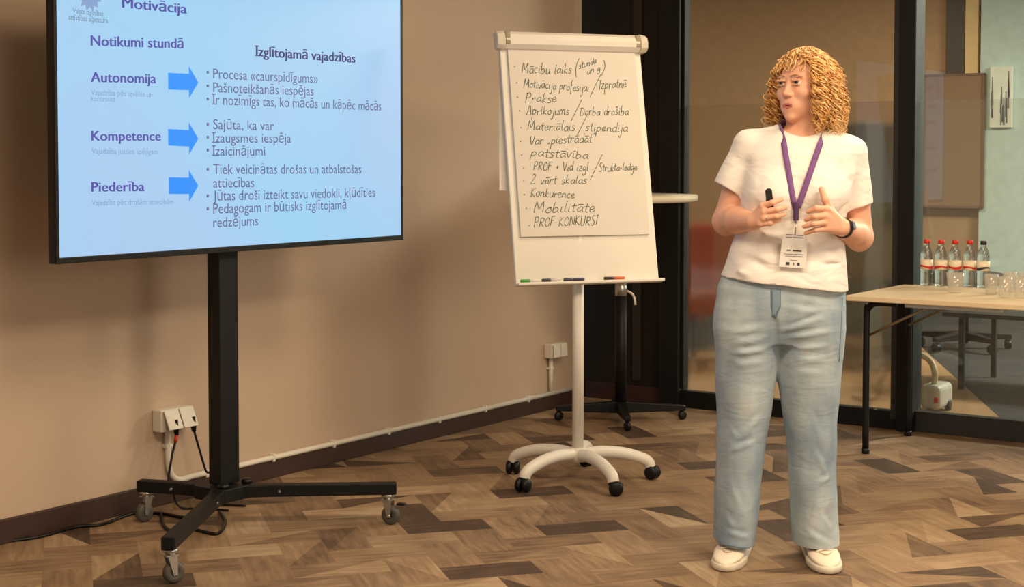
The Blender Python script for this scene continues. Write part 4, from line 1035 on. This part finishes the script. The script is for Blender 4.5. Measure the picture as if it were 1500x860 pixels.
# ---- jeans
def jeans_grid():
    g = Grid(np.arange(-.25, .27, .004), np.arange(-.20, .21, .004), np.arange(.055, zpy(392), .004))
    UP = [(396, 1062, 1232, -.130, .125), (420, 1051, 1236, -.142, .135), (440, 1048, 1237, -.142, .142), (460, 1047, 1236, -.138, .142), (480, 1050, 1232, -.128, .13), (500, 1060, 1222, -.105, .11)]
    g.loft(*sect(UP), k=.02, p=2.3)
    LG = [(425, 1066, 1135, -.100, .09), (448, 1051, 1138, -.122, .112), (480, 1046, 1139, -.128, .115), (520, 1047, 1137, -.118, .112), (560, 1048, 1135, -.110, .105), (620, 1050, 1126, -.100, .100), (680, 1049, 1117, -.096, .104), (740, 1047, 1112, -.098, .112), (775, 1046, 1108, -.102, .112), (803, 1045, 1105, -.100, .108)]
    RG = [(425, 1140, 1220, -.100, .09), (448, 1138, 1233, -.122, .112), (480, 1136, 1236, -.128, .115), (520, 1138, 1234, -.118, .112), (560, 1140, 1230, -.110, .105), (620, 1150, 1225, -.100, .100), (680, 1156, 1224, -.096, .104), (740, 1158, 1226, -.098, .112), (775, 1160, 1229, -.102, .112), (808, 1163, 1229, -.100, .108)]
    for T, (h0, h1) in ((LG, ((1045, 793), (1105, 804))), (RG, ((1163, 804), (1229, 808)))):
        a, b = LV(*h0, -.05), LV(*h1, -.05); sl_ = (b[2] - a[2]) / (b[0] - a[0])
        g.loft(*sect(T), k=.022, p=2.15, cut=lambda X, Y, Z, a=a, sl_=sl_: a[2] + sl_ * (X - a[0]) - Z + 0 * Y + .06 * np.maximum(0, -Y - .02) * 0)
        m = (LV(*h0, .0) + LV(*h1, .0)) / 2
        g.cap(m + np.array((0, -.03, -.05)), m + np.array((0, -.02, .03)), .052, .05, .004, 'sub')
    g.fold(LV(1135, 465, -.13), LV(1137, 545, -.11), .010, .014)
    rnd = random.Random(3)
    W = [((1050, 500), (1130, 486)), ((1052, 515), (1128, 505)), ((1056, 530), (1130, 522)), ((1060, 484), (1120, 470)), ((1142, 492), (1220, 478)), ((1144, 508), (1215, 500)), ((1148, 524), (1212, 518)), ((1146, 478), (1210, 458)), ((1150, 540), (1205, 538)),
         ((1085, 632), (1118, 600)), ((1062, 616), (1080, 634)), ((1068, 690), (1092, 752)), ((1058, 772), (1100, 782)), ((1066, 655), (1108, 640)), ((1195, 650), (1212, 690)), ((1200, 702), (1220, 690)), ((1200, 712), (1182, 770)), ((1216, 716), (1190, 780)), ((1178, 770), (1222, 795)), ((1165, 690), (1185, 760)), ((1204, 640), (1192, 600)),
         ((1050, 452), (1088, 434)), ((1150, 444), (1196, 450)), ((1058, 740), (1078, 772)), ((1208, 750), (1222, 772))]
    for (ax, ay), (bx, by) in W:
        d = rnd.choice((.003, .0038, .0045)); w = rnd.choice((.009, .011, .013))
        def fr(y): return np.interp(y, [430, 500, 620, 700, 800], [-.138, -.125, -.10, -.096, -.10])
        g.fold(LV(ax, ay, fr(ay)), LV(bx, by, fr(by)), w, d)
        g.fold(LV(ax, ay + 7, fr(ay)), LV(bx, by + 7, fr(by)), w, -d)
    X, Y, Z = g.P((slice(None),) * 3)
    g.D += (.0022 * np.sin(30 * X + 16 * Z) * np.sin(19 * Z - 12 * X + 2.0) + 0 * Y).astype(np.float32)
    return g
g = jeans_grid(); V, Q = g.mesh(1); del g
def denim():
    m = bpy.data.materials.new('pale_denim'); m.use_nodes = True; nt = m.node_tree; b = nt.nodes['Principled BSDF']; b.inputs['Roughness'].default_value = .9
    tc = nt.nodes.new('ShaderNodeTexCoord'); n1 = nt.nodes.new('ShaderNodeTexNoise'); n1.inputs['Scale'].default_value = 7; n1.inputs['Detail'].default_value = 5
    mp = nt.nodes.new('ShaderNodeMapping'); mp.inputs['Scale'].default_value = (1, 1, .5); nt.links.new(tc.outputs['Object'], mp.inputs[0]); nt.links.new(mp.outputs[0], n1.inputs['Vector'])
    rp = nt.nodes.new('ShaderNodeValToRGB'); e = rp.color_ramp.elements
    e[0].position = .3; e[0].color = (*lin((122, 145, 166)), 1); e[1].position = .7; e[1].color = (*lin((188, 200, 206)), 1)
    nt.links.new(n1.outputs['Fac'], rp.inputs[0]); nt.links.new(rp.outputs[0], b.inputs['Base Color'])
    n2 = nt.nodes.new('ShaderNodeTexNoise'); n2.inputs['Scale'].default_value = 600; nt.links.new(tc.outputs['Object'], n2.inputs['Vector'])
    bp_ = nt.nodes.new('ShaderNodeBump'); bp_.inputs['Strength'].default_value = .2; bp_.inputs['Distance'].default_value = .003
    nt.links.new(n2.outputs['Fac'], bp_.inputs['Height'])
    m3 = nt.nodes.new('ShaderNodeMapping'); m3.inputs['Scale'].default_value = (8, 8, 24); m3.inputs['Rotation'].default_value = (0, R(12), 0); nt.links.new(tc.outputs['Object'], m3.inputs[0])
    n3 = nt.nodes.new('ShaderNodeTexNoise'); n3.inputs['Scale'].default_value = 1.0; n3.inputs['Detail'].default_value = 3; n3.inputs['Distortion'].default_value = .8; nt.links.new(m3.outputs[0], n3.inputs['Vector'])
    b3 = nt.nodes.new('ShaderNodeBump'); b3.inputs['Strength'].default_value = .22; b3.inputs['Distance'].default_value = .02
    nt.links.new(n3.outputs['Fac'], b3.inputs['Height']); nt.links.new(bp_.outputs[0], b3.inputs['Normal']); nt.links.new(b3.outputs[0], b.inputs['Normal']); return m
M_DENIM = denim()
jeans = np_mesh('jeans', V, Q, [M_DENIM], body)
bvJ = BVHTree.FromPolygons([tuple(v) for v in V], [tuple(int(i) for i in q) for q in Q])
M_SEAM = cloth_mat('dark_denim', (104, 128, 150), 700)
def surface_line(bv, pts, rad, name, m, parent, off=.0005, n=6):
    P = []
    for i in range(len(pts) - 1):
        for k in range(n): 
            t = k / n; h = hit(bv, pts[i][0] * (1 - t) + pts[i + 1][0] * t, pts[i][1] * (1 - t) + pts[i + 1][1] * t, off)
            if h is not None: P.append(h)
    h = hit(bv, *pts[-1], off)
    if h is not None: P.append(h)
    if len(P) > 1: return MB().tube(P, rad, 6).build(name, m, parent)
surface_line(bvJ, [(1129.5, 424), (1130, 450), (1135, 466)], .0022, 'fly_seam', M_SEAM, jeans)
surface_line(bvJ, [(1143, 424), (1143, 448), (1136, 466)], .0022, 'fly_seam', M_SEAM, jeans)
def surf_patch(bv, poly_rows, name, m, parent, off=.002):
    mb = MB(); rows = []
    for y, x0, x1 in poly_rows:
        r = [hit(bv, x0 + (x1 - x0) * k / 5, y, off) for k in range(6)]
        if all(p is not None for p in r): rows.append(r)
    vs = [p for r in rows for p in r]
    mb.add(vs, [(i * 6 + k, i * 6 + k + 1, (i + 1) * 6 + k + 1, (i + 1) * 6 + k) for i in range(len(rows) - 1) for k in range(5)], 0, True)
    o = mb.build(name, m, parent); sd = o.modifiers.new('solid', 'SOLIDIFY'); sd.thickness = .0015; return o
surf_patch(bvJ, [(424 + 4 * k, 1131, 1143 - .0 * k if k < 7 else 1143 - 2.2 * (k - 6)) for k in range(11)], 'fly', cloth_mat('mid_denim', (122, 146, 166), 700), jeans, .0012)
surface_line(bvJ, [(1234, 436), (1232, 480), (1229, 530)], .002, 'side_seam', M_SEAM, jeans)
surface_line(bvJ, [(1046, 793), (1060, 797), (1085, 802), (1104, 803)], .003, 'hem', M_SEAM, jeans, .0)
surface_line(bvJ, [(1165, 804), (1190, 806), (1215, 807), (1227, 807)], .003, 'hem', M_SEAM, jeans, .0)

# ---- shoes
def shoe(toe, heel, width, name='shoe'):
    a, b = toe, heel; ax = (a - b); ax.z = 0; L = ax.length; ax.normalize(); sd = Vector((ax.y, -ax.x, 0))
    root = MB(); st = 22; n = 20; vs = []
    def prof(t):                                       # t 0 heel .. 1 toe
        w = width / 2 * (np.interp(t, [0, .06, .2, .45, .72, .88, .96, 1], [.35, .66, .76, .82, 1.0, .86, .55, .12]))
        h = np.interp(t, [0, .05, .3, .48, .62, .80, .92, 1], [.072, .088, .094, .088, .070, .052, .044, .030]); return w, h
    for i in range(st + 1):
        t = i / st; w, h = prof(t); c = b + ax * (L * t)
        for k in range(n):
            th = 2 * math.pi * k / n; x = math.cos(th); y = math.sin(th)
            xx = math.copysign(abs(x) ** .75, x) * w * (1 - .22 * max(0, y)); zz = (h - .022) / 2 * (1 + math.copysign(abs(y) ** .8, y)) + .020
            vs.append(c + sd * xx + Vector((0, 0, zz)))
    root.add(vs, [(i * n + k, i * n + (k + 1) % n, (i + 1) * n + (k + 1) % n, (i + 1) * n + k) for i in range(st) for k in range(n)] + [tuple(reversed(range(n))), tuple(st * n + k for k in range(n))], 0, True)
    o = root.build(name, mat('white_leather', (236, 224, 204), .45, vary=.02), body)
    so = MB(); pts = []
    for i in range(st + 1):
        t = i / st; w, h = prof(t); c = b + ax * (L * t + (.006 if t > .5 else -.004) * abs(t - .5) * 2); pts.append((c, w + .004))
    ring = [c + sd * w for c, w in pts] + [c - sd * w for c, w in reversed(pts)]; m = len(ring)
    lay = [(.001, .97), (.005, 1.0), (.020, 1.005), (.024, .98)]
    ctr = (a + b) / 2; vs = [Vector((ctr.x + (p.x - ctr.x) * s_, ctr.y + (p.y - ctr.y) * s_, z)) for z, s_ in lay for p in ring]
    so.add(vs, [(i * m + k, i * m + (k + 1) % m, (i + 1) * m + (k + 1) % m, (i + 1) * m + k) for i in range(3) for k in range(m)] + [tuple(reversed(range(m))), tuple(3 * m + k for k in range(m))], 0, True)
    so.build('sole', mat('white_rubber', (218, 208, 192), .55), o)
    lc = MB()
    for k in range(5):
        t = .52 + .062 * k; w, h = prof(t); c = b + ax * (L * t)
        p = [c + sd * (w * .55 * s_) + Vector((0, 0, h * (.990 - .10 * abs(s_)) + .0035)) + ax * (.006 * s_) for s_ in (-1, -.5, 0, .5, 1)]
        lc.tube(catmull(p, 3), .0030, 6)
    lc.build('lace', mat('lace_white', (228, 214, 192), .8), o)
    sm = MB(); p = []
    for s_ in (-1, -.6, 0, .6, 1):
        t = .85 - .12 * abs(s_); w, h = prof(t); p.append(b + ax * (L * t) + sd * (w * .80 * s_) + Vector((0, 0, (h * (1.0 - .30 * abs(s_) ** 2)) + .0005)))
    sm.tube(catmull(p, 4), .0019, 5); sm.build('toe_seam', mat('seam_tan', (196, 172, 142), .7), o)
    return o
def shoe_px(tp, hp, w):
    t = gnd(*tp) - PO; h = gnd(*hp) - PO; t.z = h.z = 0; shoe(t, h, w)
shoe_px((1060, 838), (1090, 793), .105)
shoe_px((1215, 842), (1186, 795), .105)

# ---- wrist band on her left wrist
ax = Vector(WR - ER); ax.normalize()
wc = Vector(WR) - ax * .012
Mx = ax.to_track_quat('Z', 'Y').to_matrix()
wb = MB(); n = 28; vs = []
for z in (-.009, .009):
    for r_ in (.0305, .0335):
        for k in range(n): a = 2 * math.pi * k / n; vs.append(wc + Mx @ Vector((r_ * math.cos(a), r_ * math.sin(a), z)))
wb.add(vs, [(k, (k + 1) % n, n + (k + 1) % n, n + k) for k in range(n)] + [(3 * n + k, 3 * n + (k + 1) % n, 2 * n + (k + 1) % n, 2 * n + k) for k in range(n)] +
       [(n + k, n + (k + 1) % n, 3 * n + (k + 1) % n, 3 * n + k) for k in range(n)] + [(2 * n + k, 2 * n + (k + 1) % n, (k + 1) % n, k) for k in range(n)], 0, True)
wo = wb.build('wristband', mat('black_silicone', (24, 24, 28), .5), body)
tv_ = Vector((.35, -.94, .30)); tv_ = (tv_ - ax * tv_.dot(ax)).normalized(); s3 = ax.cross(tv_)
Mw = Matrix((s3, ax, tv_)).transposed()
MB().prism(rrect(.026, .036, .006), .0, .009, M=None).build('tracker_face', mat('black_glossy', (16, 17, 24), .35), wo, .002, Matrix.Translation(wc + tv_ * .030) @ Mw.to_4x4())
# ring
MB().lathe([(.0102, -.0015), (.0112, -.0012), (.0112, .0012), (.0102, .0015)], (0, 0, 0), 20).build('finger_ring', mat('silver', (220, 214, 200), .2, 1.0), body, 0, Matrix.Translation(Lp(1124, 319.3, -.2425)) @ (Vector(LV(1137, 317, -.256) - LV(1119, 320, -.238))).to_track_quat('Z', 'Y').to_matrix().to_4x4())

# ---- hair: a shaped cap with several hundred curls
HC = Vector(LV(1181, 122, .015))
def env(z):                                            # outline half width of the hair at height z above the eye line
    return float(np.interp(z, [-.175, -.13, -.09, -.045, 0, .035, .060, .080, .096, .108, .117, .121], [.118, .124, .130, .127, .119, .109, .096, .080, .062, .043, .022, .0]))
fa = math.atan2(HF[1], HF[0])
hair_mb = MB(); rh = random.Random(11)
def hair_pt(al, z, inset):
    r = max(.0, env(z) - inset); a = fa + al
    return HC + Vector((math.cos(a) * r, math.sin(a) * r, z))
for i in range(640):
    al0 = rh.uniform(-math.pi, math.pi); inset = .0 + .036 * rh.random() ** 1.2
    ztop = .119 - inset * .6; z0 = ztop - .060 * rh.random() ** 1.4
    if rh.random() < .22: z0 = rh.uniform(-.03, .06)
    zend = -.172 + rh.random() ** 1.4 * .085
    face = abs(al0) < R(62)
    if face and z0 < .088: continue
    lim = R(rh.uniform(48, 64)) if al0 > 0 else R(rh.uniform(60, 72))
    fringe = face and rh.random() < .30
    if fringe: zend = .070 + rh.random() * .018
    hr_ = rh.uniform(.0055, .0125); tw = rh.uniform(.024, .044); ph = rh.uniform(0, 6.28); drift = rh.uniform(-.5, .5)
    flare = rh.uniform(0, .016) if rh.random() < .4 else 0
    rad = rh.uniform(.0013, .0026); pts = []; z = z0; s = 0.0; step = .0046; sg = math.copysign(1, al0)
    while z > zend:
        w = min(1, max(0, (.104 - z) / .036)); al = al0 + drift * s * 2.2
        if not fringe:
            need = lim * (w * w * (3 - 2 * w))
            if al * sg < need: al = sg * need
        else: al = al + .9 * max(0, .10 - z) * 6
        p = hair_pt(al, z, inset - flare * max(0, min(1, -z / .16)))
        g_ = min(1, s / .025)
        a = fa + al; out = Vector((math.cos(a), math.sin(a), 0)); tang = Vector((-math.sin(a), math.cos(a), 0)); th = 2 * math.pi * s / tw + ph
        pts.append(p + (out * math.cos(th) + tang * math.sin(th)) * hr_ * g_ + Vector((0, 0, .005 * math.sin(th * .5) * g_)))
        s += step; z -= step * (.55 if z > .095 else .8 if z > .07 else 1.0)
    if len(pts) < 5: continue
    nP = len(pts); rs = [rad * min(1, .5 + 3 * k / nP) * min(1, .2 + 4 * (nP - 1 - k) / nP) for k in range(nP)]
    hair_mb.tube(pts, rs, 5, rh.choice((0, 0, 1, 2)), False)
for i in range(420):                                   # loose thin curls standing off the outline
    al0 = rh.uniform(-math.pi, math.pi); z = rh.uniform(-.16, .09); rad = rh.uniform(.0008, .0013); hr_ = rh.uniform(.004, .009); tw = rh.uniform(.018, .034); ph = rh.uniform(0, 6.28)
    if R(-66) < al0 < R(54): continue
    pts = []; s = 0; ins = rh.uniform(-.010, .004); dr = rh.uniform(-1, 1)
    for k in range(rh.randint(8, 20)):
        al = al0 + dr * s * 3; a = fa + al; th = 2 * math.pi * s / tw + ph; p = hair_pt(al, z - s, ins + (.01 if k == 0 else 0))
        pts.append(p + Vector((math.cos(a), math.sin(a), 0)) * math.cos(th) * hr_ + Vector((-math.sin(a), math.cos(a), 0)) * math.sin(th) * hr_); s += .0036
        if z - s < -.178: break
    if len(pts) > 4: hair_mb.tube(pts, [rad * min(1, .3 + k * .3, .3 + (len(pts) - 1 - k) * .3) for k in range(len(pts))], 4, rh.choice((0, 2)), False)
for i in range(260):                                   # short curls lying over the crown
    al0 = rh.uniform(-math.pi, math.pi); r0 = rh.uniform(.0, .075); rad = rh.uniform(.0013, .0024); hr_ = rh.uniform(.004, .008); tw = rh.uniform(.022, .036); ph = rh.uniform(0, 6.28)
    base = HC + Vector((math.cos(al0) * r0, math.sin(al0) * r0, 0)); d = al0 + rh.uniform(-.9, .9); pts = []; s = 0
    for k in range(16):
        x, y = base.x + math.cos(d) * s, base.y + math.sin(d) * s; q = math.hypot(x - HC.x, y - HC.y)
        z = float(np.interp(q, [0, .022, .043, .062, .080, .096, .109], [.119, .115, .106, .094, .078, .058, .033])); th = 2 * math.pi * s / tw + ph
        pts.append(Vector((x, y, HC.z + z)) + Vector((-math.sin(d) * math.sin(th) * hr_, math.cos(d) * math.sin(th) * hr_, (math.cos(th) - .3) * hr_ * .7))); s += .0042
        if q > .105: break
    if len(pts) > 4: hair_mb.tube(pts, [rad * min(1, .3 + k * .3, .3 + (len(pts) - 1 - k) * .3) for k in range(len(pts))], 5, rh.choice((0, 1, 2)), False)
# under-layer that closes the gaps
nu, nv = 72, 36; vs = []; fs = []
zz = [.110 - (.110 + .150) * v / nv for v in range(nv + 1)]
for v, z in enumerate(zz):
    for u in range(nu):
        al = -math.pi + 2 * math.pi * u / nu
        vs.append(hair_pt(al, z, min(env(z) * .95, .030 + .006 * math.sin(u * 1.9 + v * .8) * math.sin(v * 1.1 + u * .37))))
vs.append(HC + Vector((0, 0, .112)))
for v in range(nv):
    for u in range(nu):
        al = -math.pi + 2 * math.pi * (u + .5) / nu; z = (zz[v] + zz[v + 1]) / 2
        if (R(-66) < al < R(58)) and z < .084: continue
        if abs(al) < R(80) and z < -.115: continue
        fs.append((v * nu + u, (v + 1) * nu + u, (v + 1) * nu + (u + 1) % nu, v * nu + (u + 1) % nu))
for u in range(nu): fs.append((len(vs) - 1, u, (u + 1) % nu))
hair_mb.add(vs, fs, 1, True)
mh = mat('golden_hair', (224, 172, 104), .42, vary=.25, scale=26); mh.node_tree.nodes['Principled BSDF'].inputs['Specular IOR Level'].default_value = .55
hair_mb.build('hair', [mh, mat('dark_golden_hair', (182, 126, 68), .45, vary=.25, scale=26), mat('light_golden_hair', (242, 204, 144), .4, vary=.15, scale=26)], body)

# ---- lanyard with name badge, hanging round the neck over the shirt
def ribbon(pts, w, name, m, parent, off=.0035):
    P = []
    for i in range(len(pts) - 1):
        for k in range(8):
            t = k / 8; h = hit(bvS, pts[i][0] * (1 - t) + pts[i + 1][0] * t, pts[i][1] * (1 - t) + pts[i + 1][1] * t, off)
            if h is not None: P.append(h)
    h = hit(bvS, *pts[-1], off)
    if h is not None: P.append(h)
    P = [p for i, p in enumerate(P)]
    for _ in range(3): P = [P[0]] + [(P[i - 1] + P[i] * 2 + P[i + 1]) / 4 for i in range(1, len(P) - 1)] + [P[-1]]
    vs = []
    for i, p in enumerate(P):
        t = (P[min(i + 1, len(P) - 1)] - P[max(i - 1, 0)]).normalized(); sdv = t.cross(Vector((0, -1, 0))).normalized() * (w / 2)
        vs += [p - sdv + LY - LY, p + sdv]
    mb = MB(); mb.add([v - LYO for v in vs], [(2 * k, 2 * k + 1, 2 * k + 3, 2 * k + 2) for k in range(len(P) - 1)], 0, True)
    o = mb.build(name, m, parent); sd_ = o.modifiers.new('solid', 'SOLIDIFY'); sd_.thickness = .0014; sd_.offset = 0; return o
LY = Vector((0, 0, 0)); LYO = hit(bvS, 1167, 322, .006)
lan = empty('lanyard', tuple(PO + LYO), 0, 'purple neck lanyard with white name badge hanging over the white shirt', 'lanyard')
M_PUR = cloth_mat('purple_ribbon', (122, 82, 138), 500); M_PUR2 = cloth_mat('dark_purple_ribbon', (88, 62, 108), 500)
def strap_pts(pts, off):
    P = []
    for i in range(len(pts) - 1):
        for k in range(6):
            t = k / 6; h = hit(bvS, pts[i][0] * (1 - t) + pts[i + 1][0] * t, pts[i][1] * (1 - t) + pts[i + 1][1] * t, off)
            if h is not None: P.append(h)
    return P
lp = strap_pts([(1166, 307), (1161, 290), (1155, 250), (1150, 222), (1147, 202)], .0035)
rp_ = strap_pts([(1204, 204), (1196, 226), (1186, 255), (1174, 290), (1167.5, 307)], .0055)
loop = lp + catmull([lp[-1], Vector(Lp(1143.5, 189, -.040)), Vector(Lp(1142, 183, .02)), Vector(Lp(1148, 179, .075)), Vector(Lp(1177, 177, .100)), Vector(Lp(1207, 179, .075)), Vector(Lp(1212, 184, .02)), Vector(Lp(1208, 192, -.040)), rp_[0]], 5)[1:-1] + rp_
for _ in range(4): loop = [loop[0]] + [(loop[k - 1] + loop[k] * 2 + loop[k + 1]) / 4 for k in range(1, len(loop) - 1)] + [loop[-1]]
axl = Vector(Lp(1176, 200, .03)); vs = []
for k, p in enumerate(loop):
    t = (loop[min(k + 1, len(loop) - 1)] - loop[max(k - 1, 0)]).normalized()
    o_ = Vector((p.x - axl.x, p.y - axl.y, 0)) * (1 / .07); fr_w = min(1, max(0, (axl.z - p.z) / .05)); o_ = o_.normalized() * (1 - fr_w) + Vector((0, -1, 0)) * fr_w
    sv = t.cross(o_).normalized() * .0095; vs += [p - sv - LYO, p + sv - LYO]
mb = MB(); mb.add(vs, [(2 * k, 2 * k + 1, 2 * k + 3, 2 * k + 2) for k in range(len(loop) - 1)], 0, True)
o = mb.build('strap', M_PUR, lan); sd_ = o.modifiers.new('solid', 'SOLIDIFY'); sd_.thickness = .0014; sd_.offset = 0
ribbon([(1166, 296), (1166, 310), (1166, 323)], .018, 'strap_end', M_PUR2, lan, .0085)
zb0 = hit(bvS, 1162, 392, .010); zb1 = hit(bvS, 1165, 345, .014)
pl = min(zb0.y, zb1.y) - .004
def bpt(px, py, off=0.0): return Lp(px, py, pl - off + PO.y - PY + 0) if False else (at(px, py, PO.y + pl - off) - PO - LYO)
MB().tube([hit(bvS, 1166, 322, .010) - LYO, bpt(1165.5, 333, .0), bpt(1164.5, 344, -.001)], .0022, 8).build('clip', M_CHROME, lan)
ba = [bpt(1141, 390.5), bpt(1180.5, 393.5), bpt(1183, 345), bpt(1147, 342.5)]
bm_ = MB(); bk = [p + Vector((0, .003, 0)) for p in ba]
bm_.hexa([ba[0], ba[1], bk[1], bk[0], ba[3], ba[2], bk[2], bk[3]]); badge = bm_.build('name_badge', mat('badge_white', (228, 226, 222), .35), lan)
pr_ = MB()
def bar(x0, y0, x1, y1, th, mi=0):
    a, b = bpt(x0, y0 - th / 2, .0008), bpt(x1, y1 - th / 2, .0008); c, d = bpt(x1, y1 + th / 2, .0008), bpt(x0, y0 + th / 2, .0008); pr_.add([d, c, b, a], [(0, 1, 2, 3)], mi)
for x0, y0, x1, y1, th, mi in ((1152, 343.6, 1164, 344.2, 1.2, 0), (1165, 344.4, 1177, 345.2, 1.2, 0), (1151, 347, 1160, 347.3, 1.0, 0), (1161, 347.4, 1177, 348.6, 1.1, 0), (1152.5, 366.8, 1158, 366.8, 1.6, 1), (1161, 367.2, 1174, 368, 1.7, 1),
                           (1148, 371.8, 1162, 372.2, .8, 0), (1163, 372.4, 1177, 373.2, .8, 0), (1150, 374.8, 1176, 376, .8, 0), (1157, 381, 1168, 381.8, .9, 0), (1151, 386, 1156.5, 386.2, 4.2, 1), (1161.5, 386.6, 1163.5, 386.6, 4, 0), (1167.5, 387, 1171.5, 387.2, 4, 1)):
    bar(x0, y0, x1, y1, th, mi)
pr_.build('print', [mat('grey_print', (120, 120, 124), .6), mat('dark_print', (60, 60, 66), .6)], badge)

# ---- presenter remote held in her right hand
r0, r1 = Vector(LV(1125.5, 276, -.212)), Vector(LV(1129, 312, -.224))
rc = PO + (r0 + r1) / 2; az = (r0 - r1).normalized(); sx = az.cross(Vector((0, 1, 0))).normalized(); yy = az.cross(sx)
Mr = Matrix.Translation(rc) @ Matrix((sx, yy, az)).transposed().to_4x4()
rem = empty('presenter_remote', tuple(rc), 0, 'small black handheld remote held upright in the fingers of the hand on the left', 'remote')
MM = Matrix((sx, yy, az)).transposed().to_4x4()
Lr = (r0 - r1).length
bd_ = MB(); pl_ = rrect(.021, Lr, .010, 6)
bd_.prism(pl_, -.0065, .0065, M=Matrix.Rotation(R(90), 4, 'X')); bd_.build('casing', M_BLACK2, rem, .003, MM)
MB().prism(rrect(.008, .018, .003), .0066, .0085, M=Matrix.Translation((0.002, 0, Lr * .22)) @ Matrix.Rotation(R(90), 4, 'X')).build('button', mat('olive_button', (120, 116, 74), .4), rem, .0005, MM)
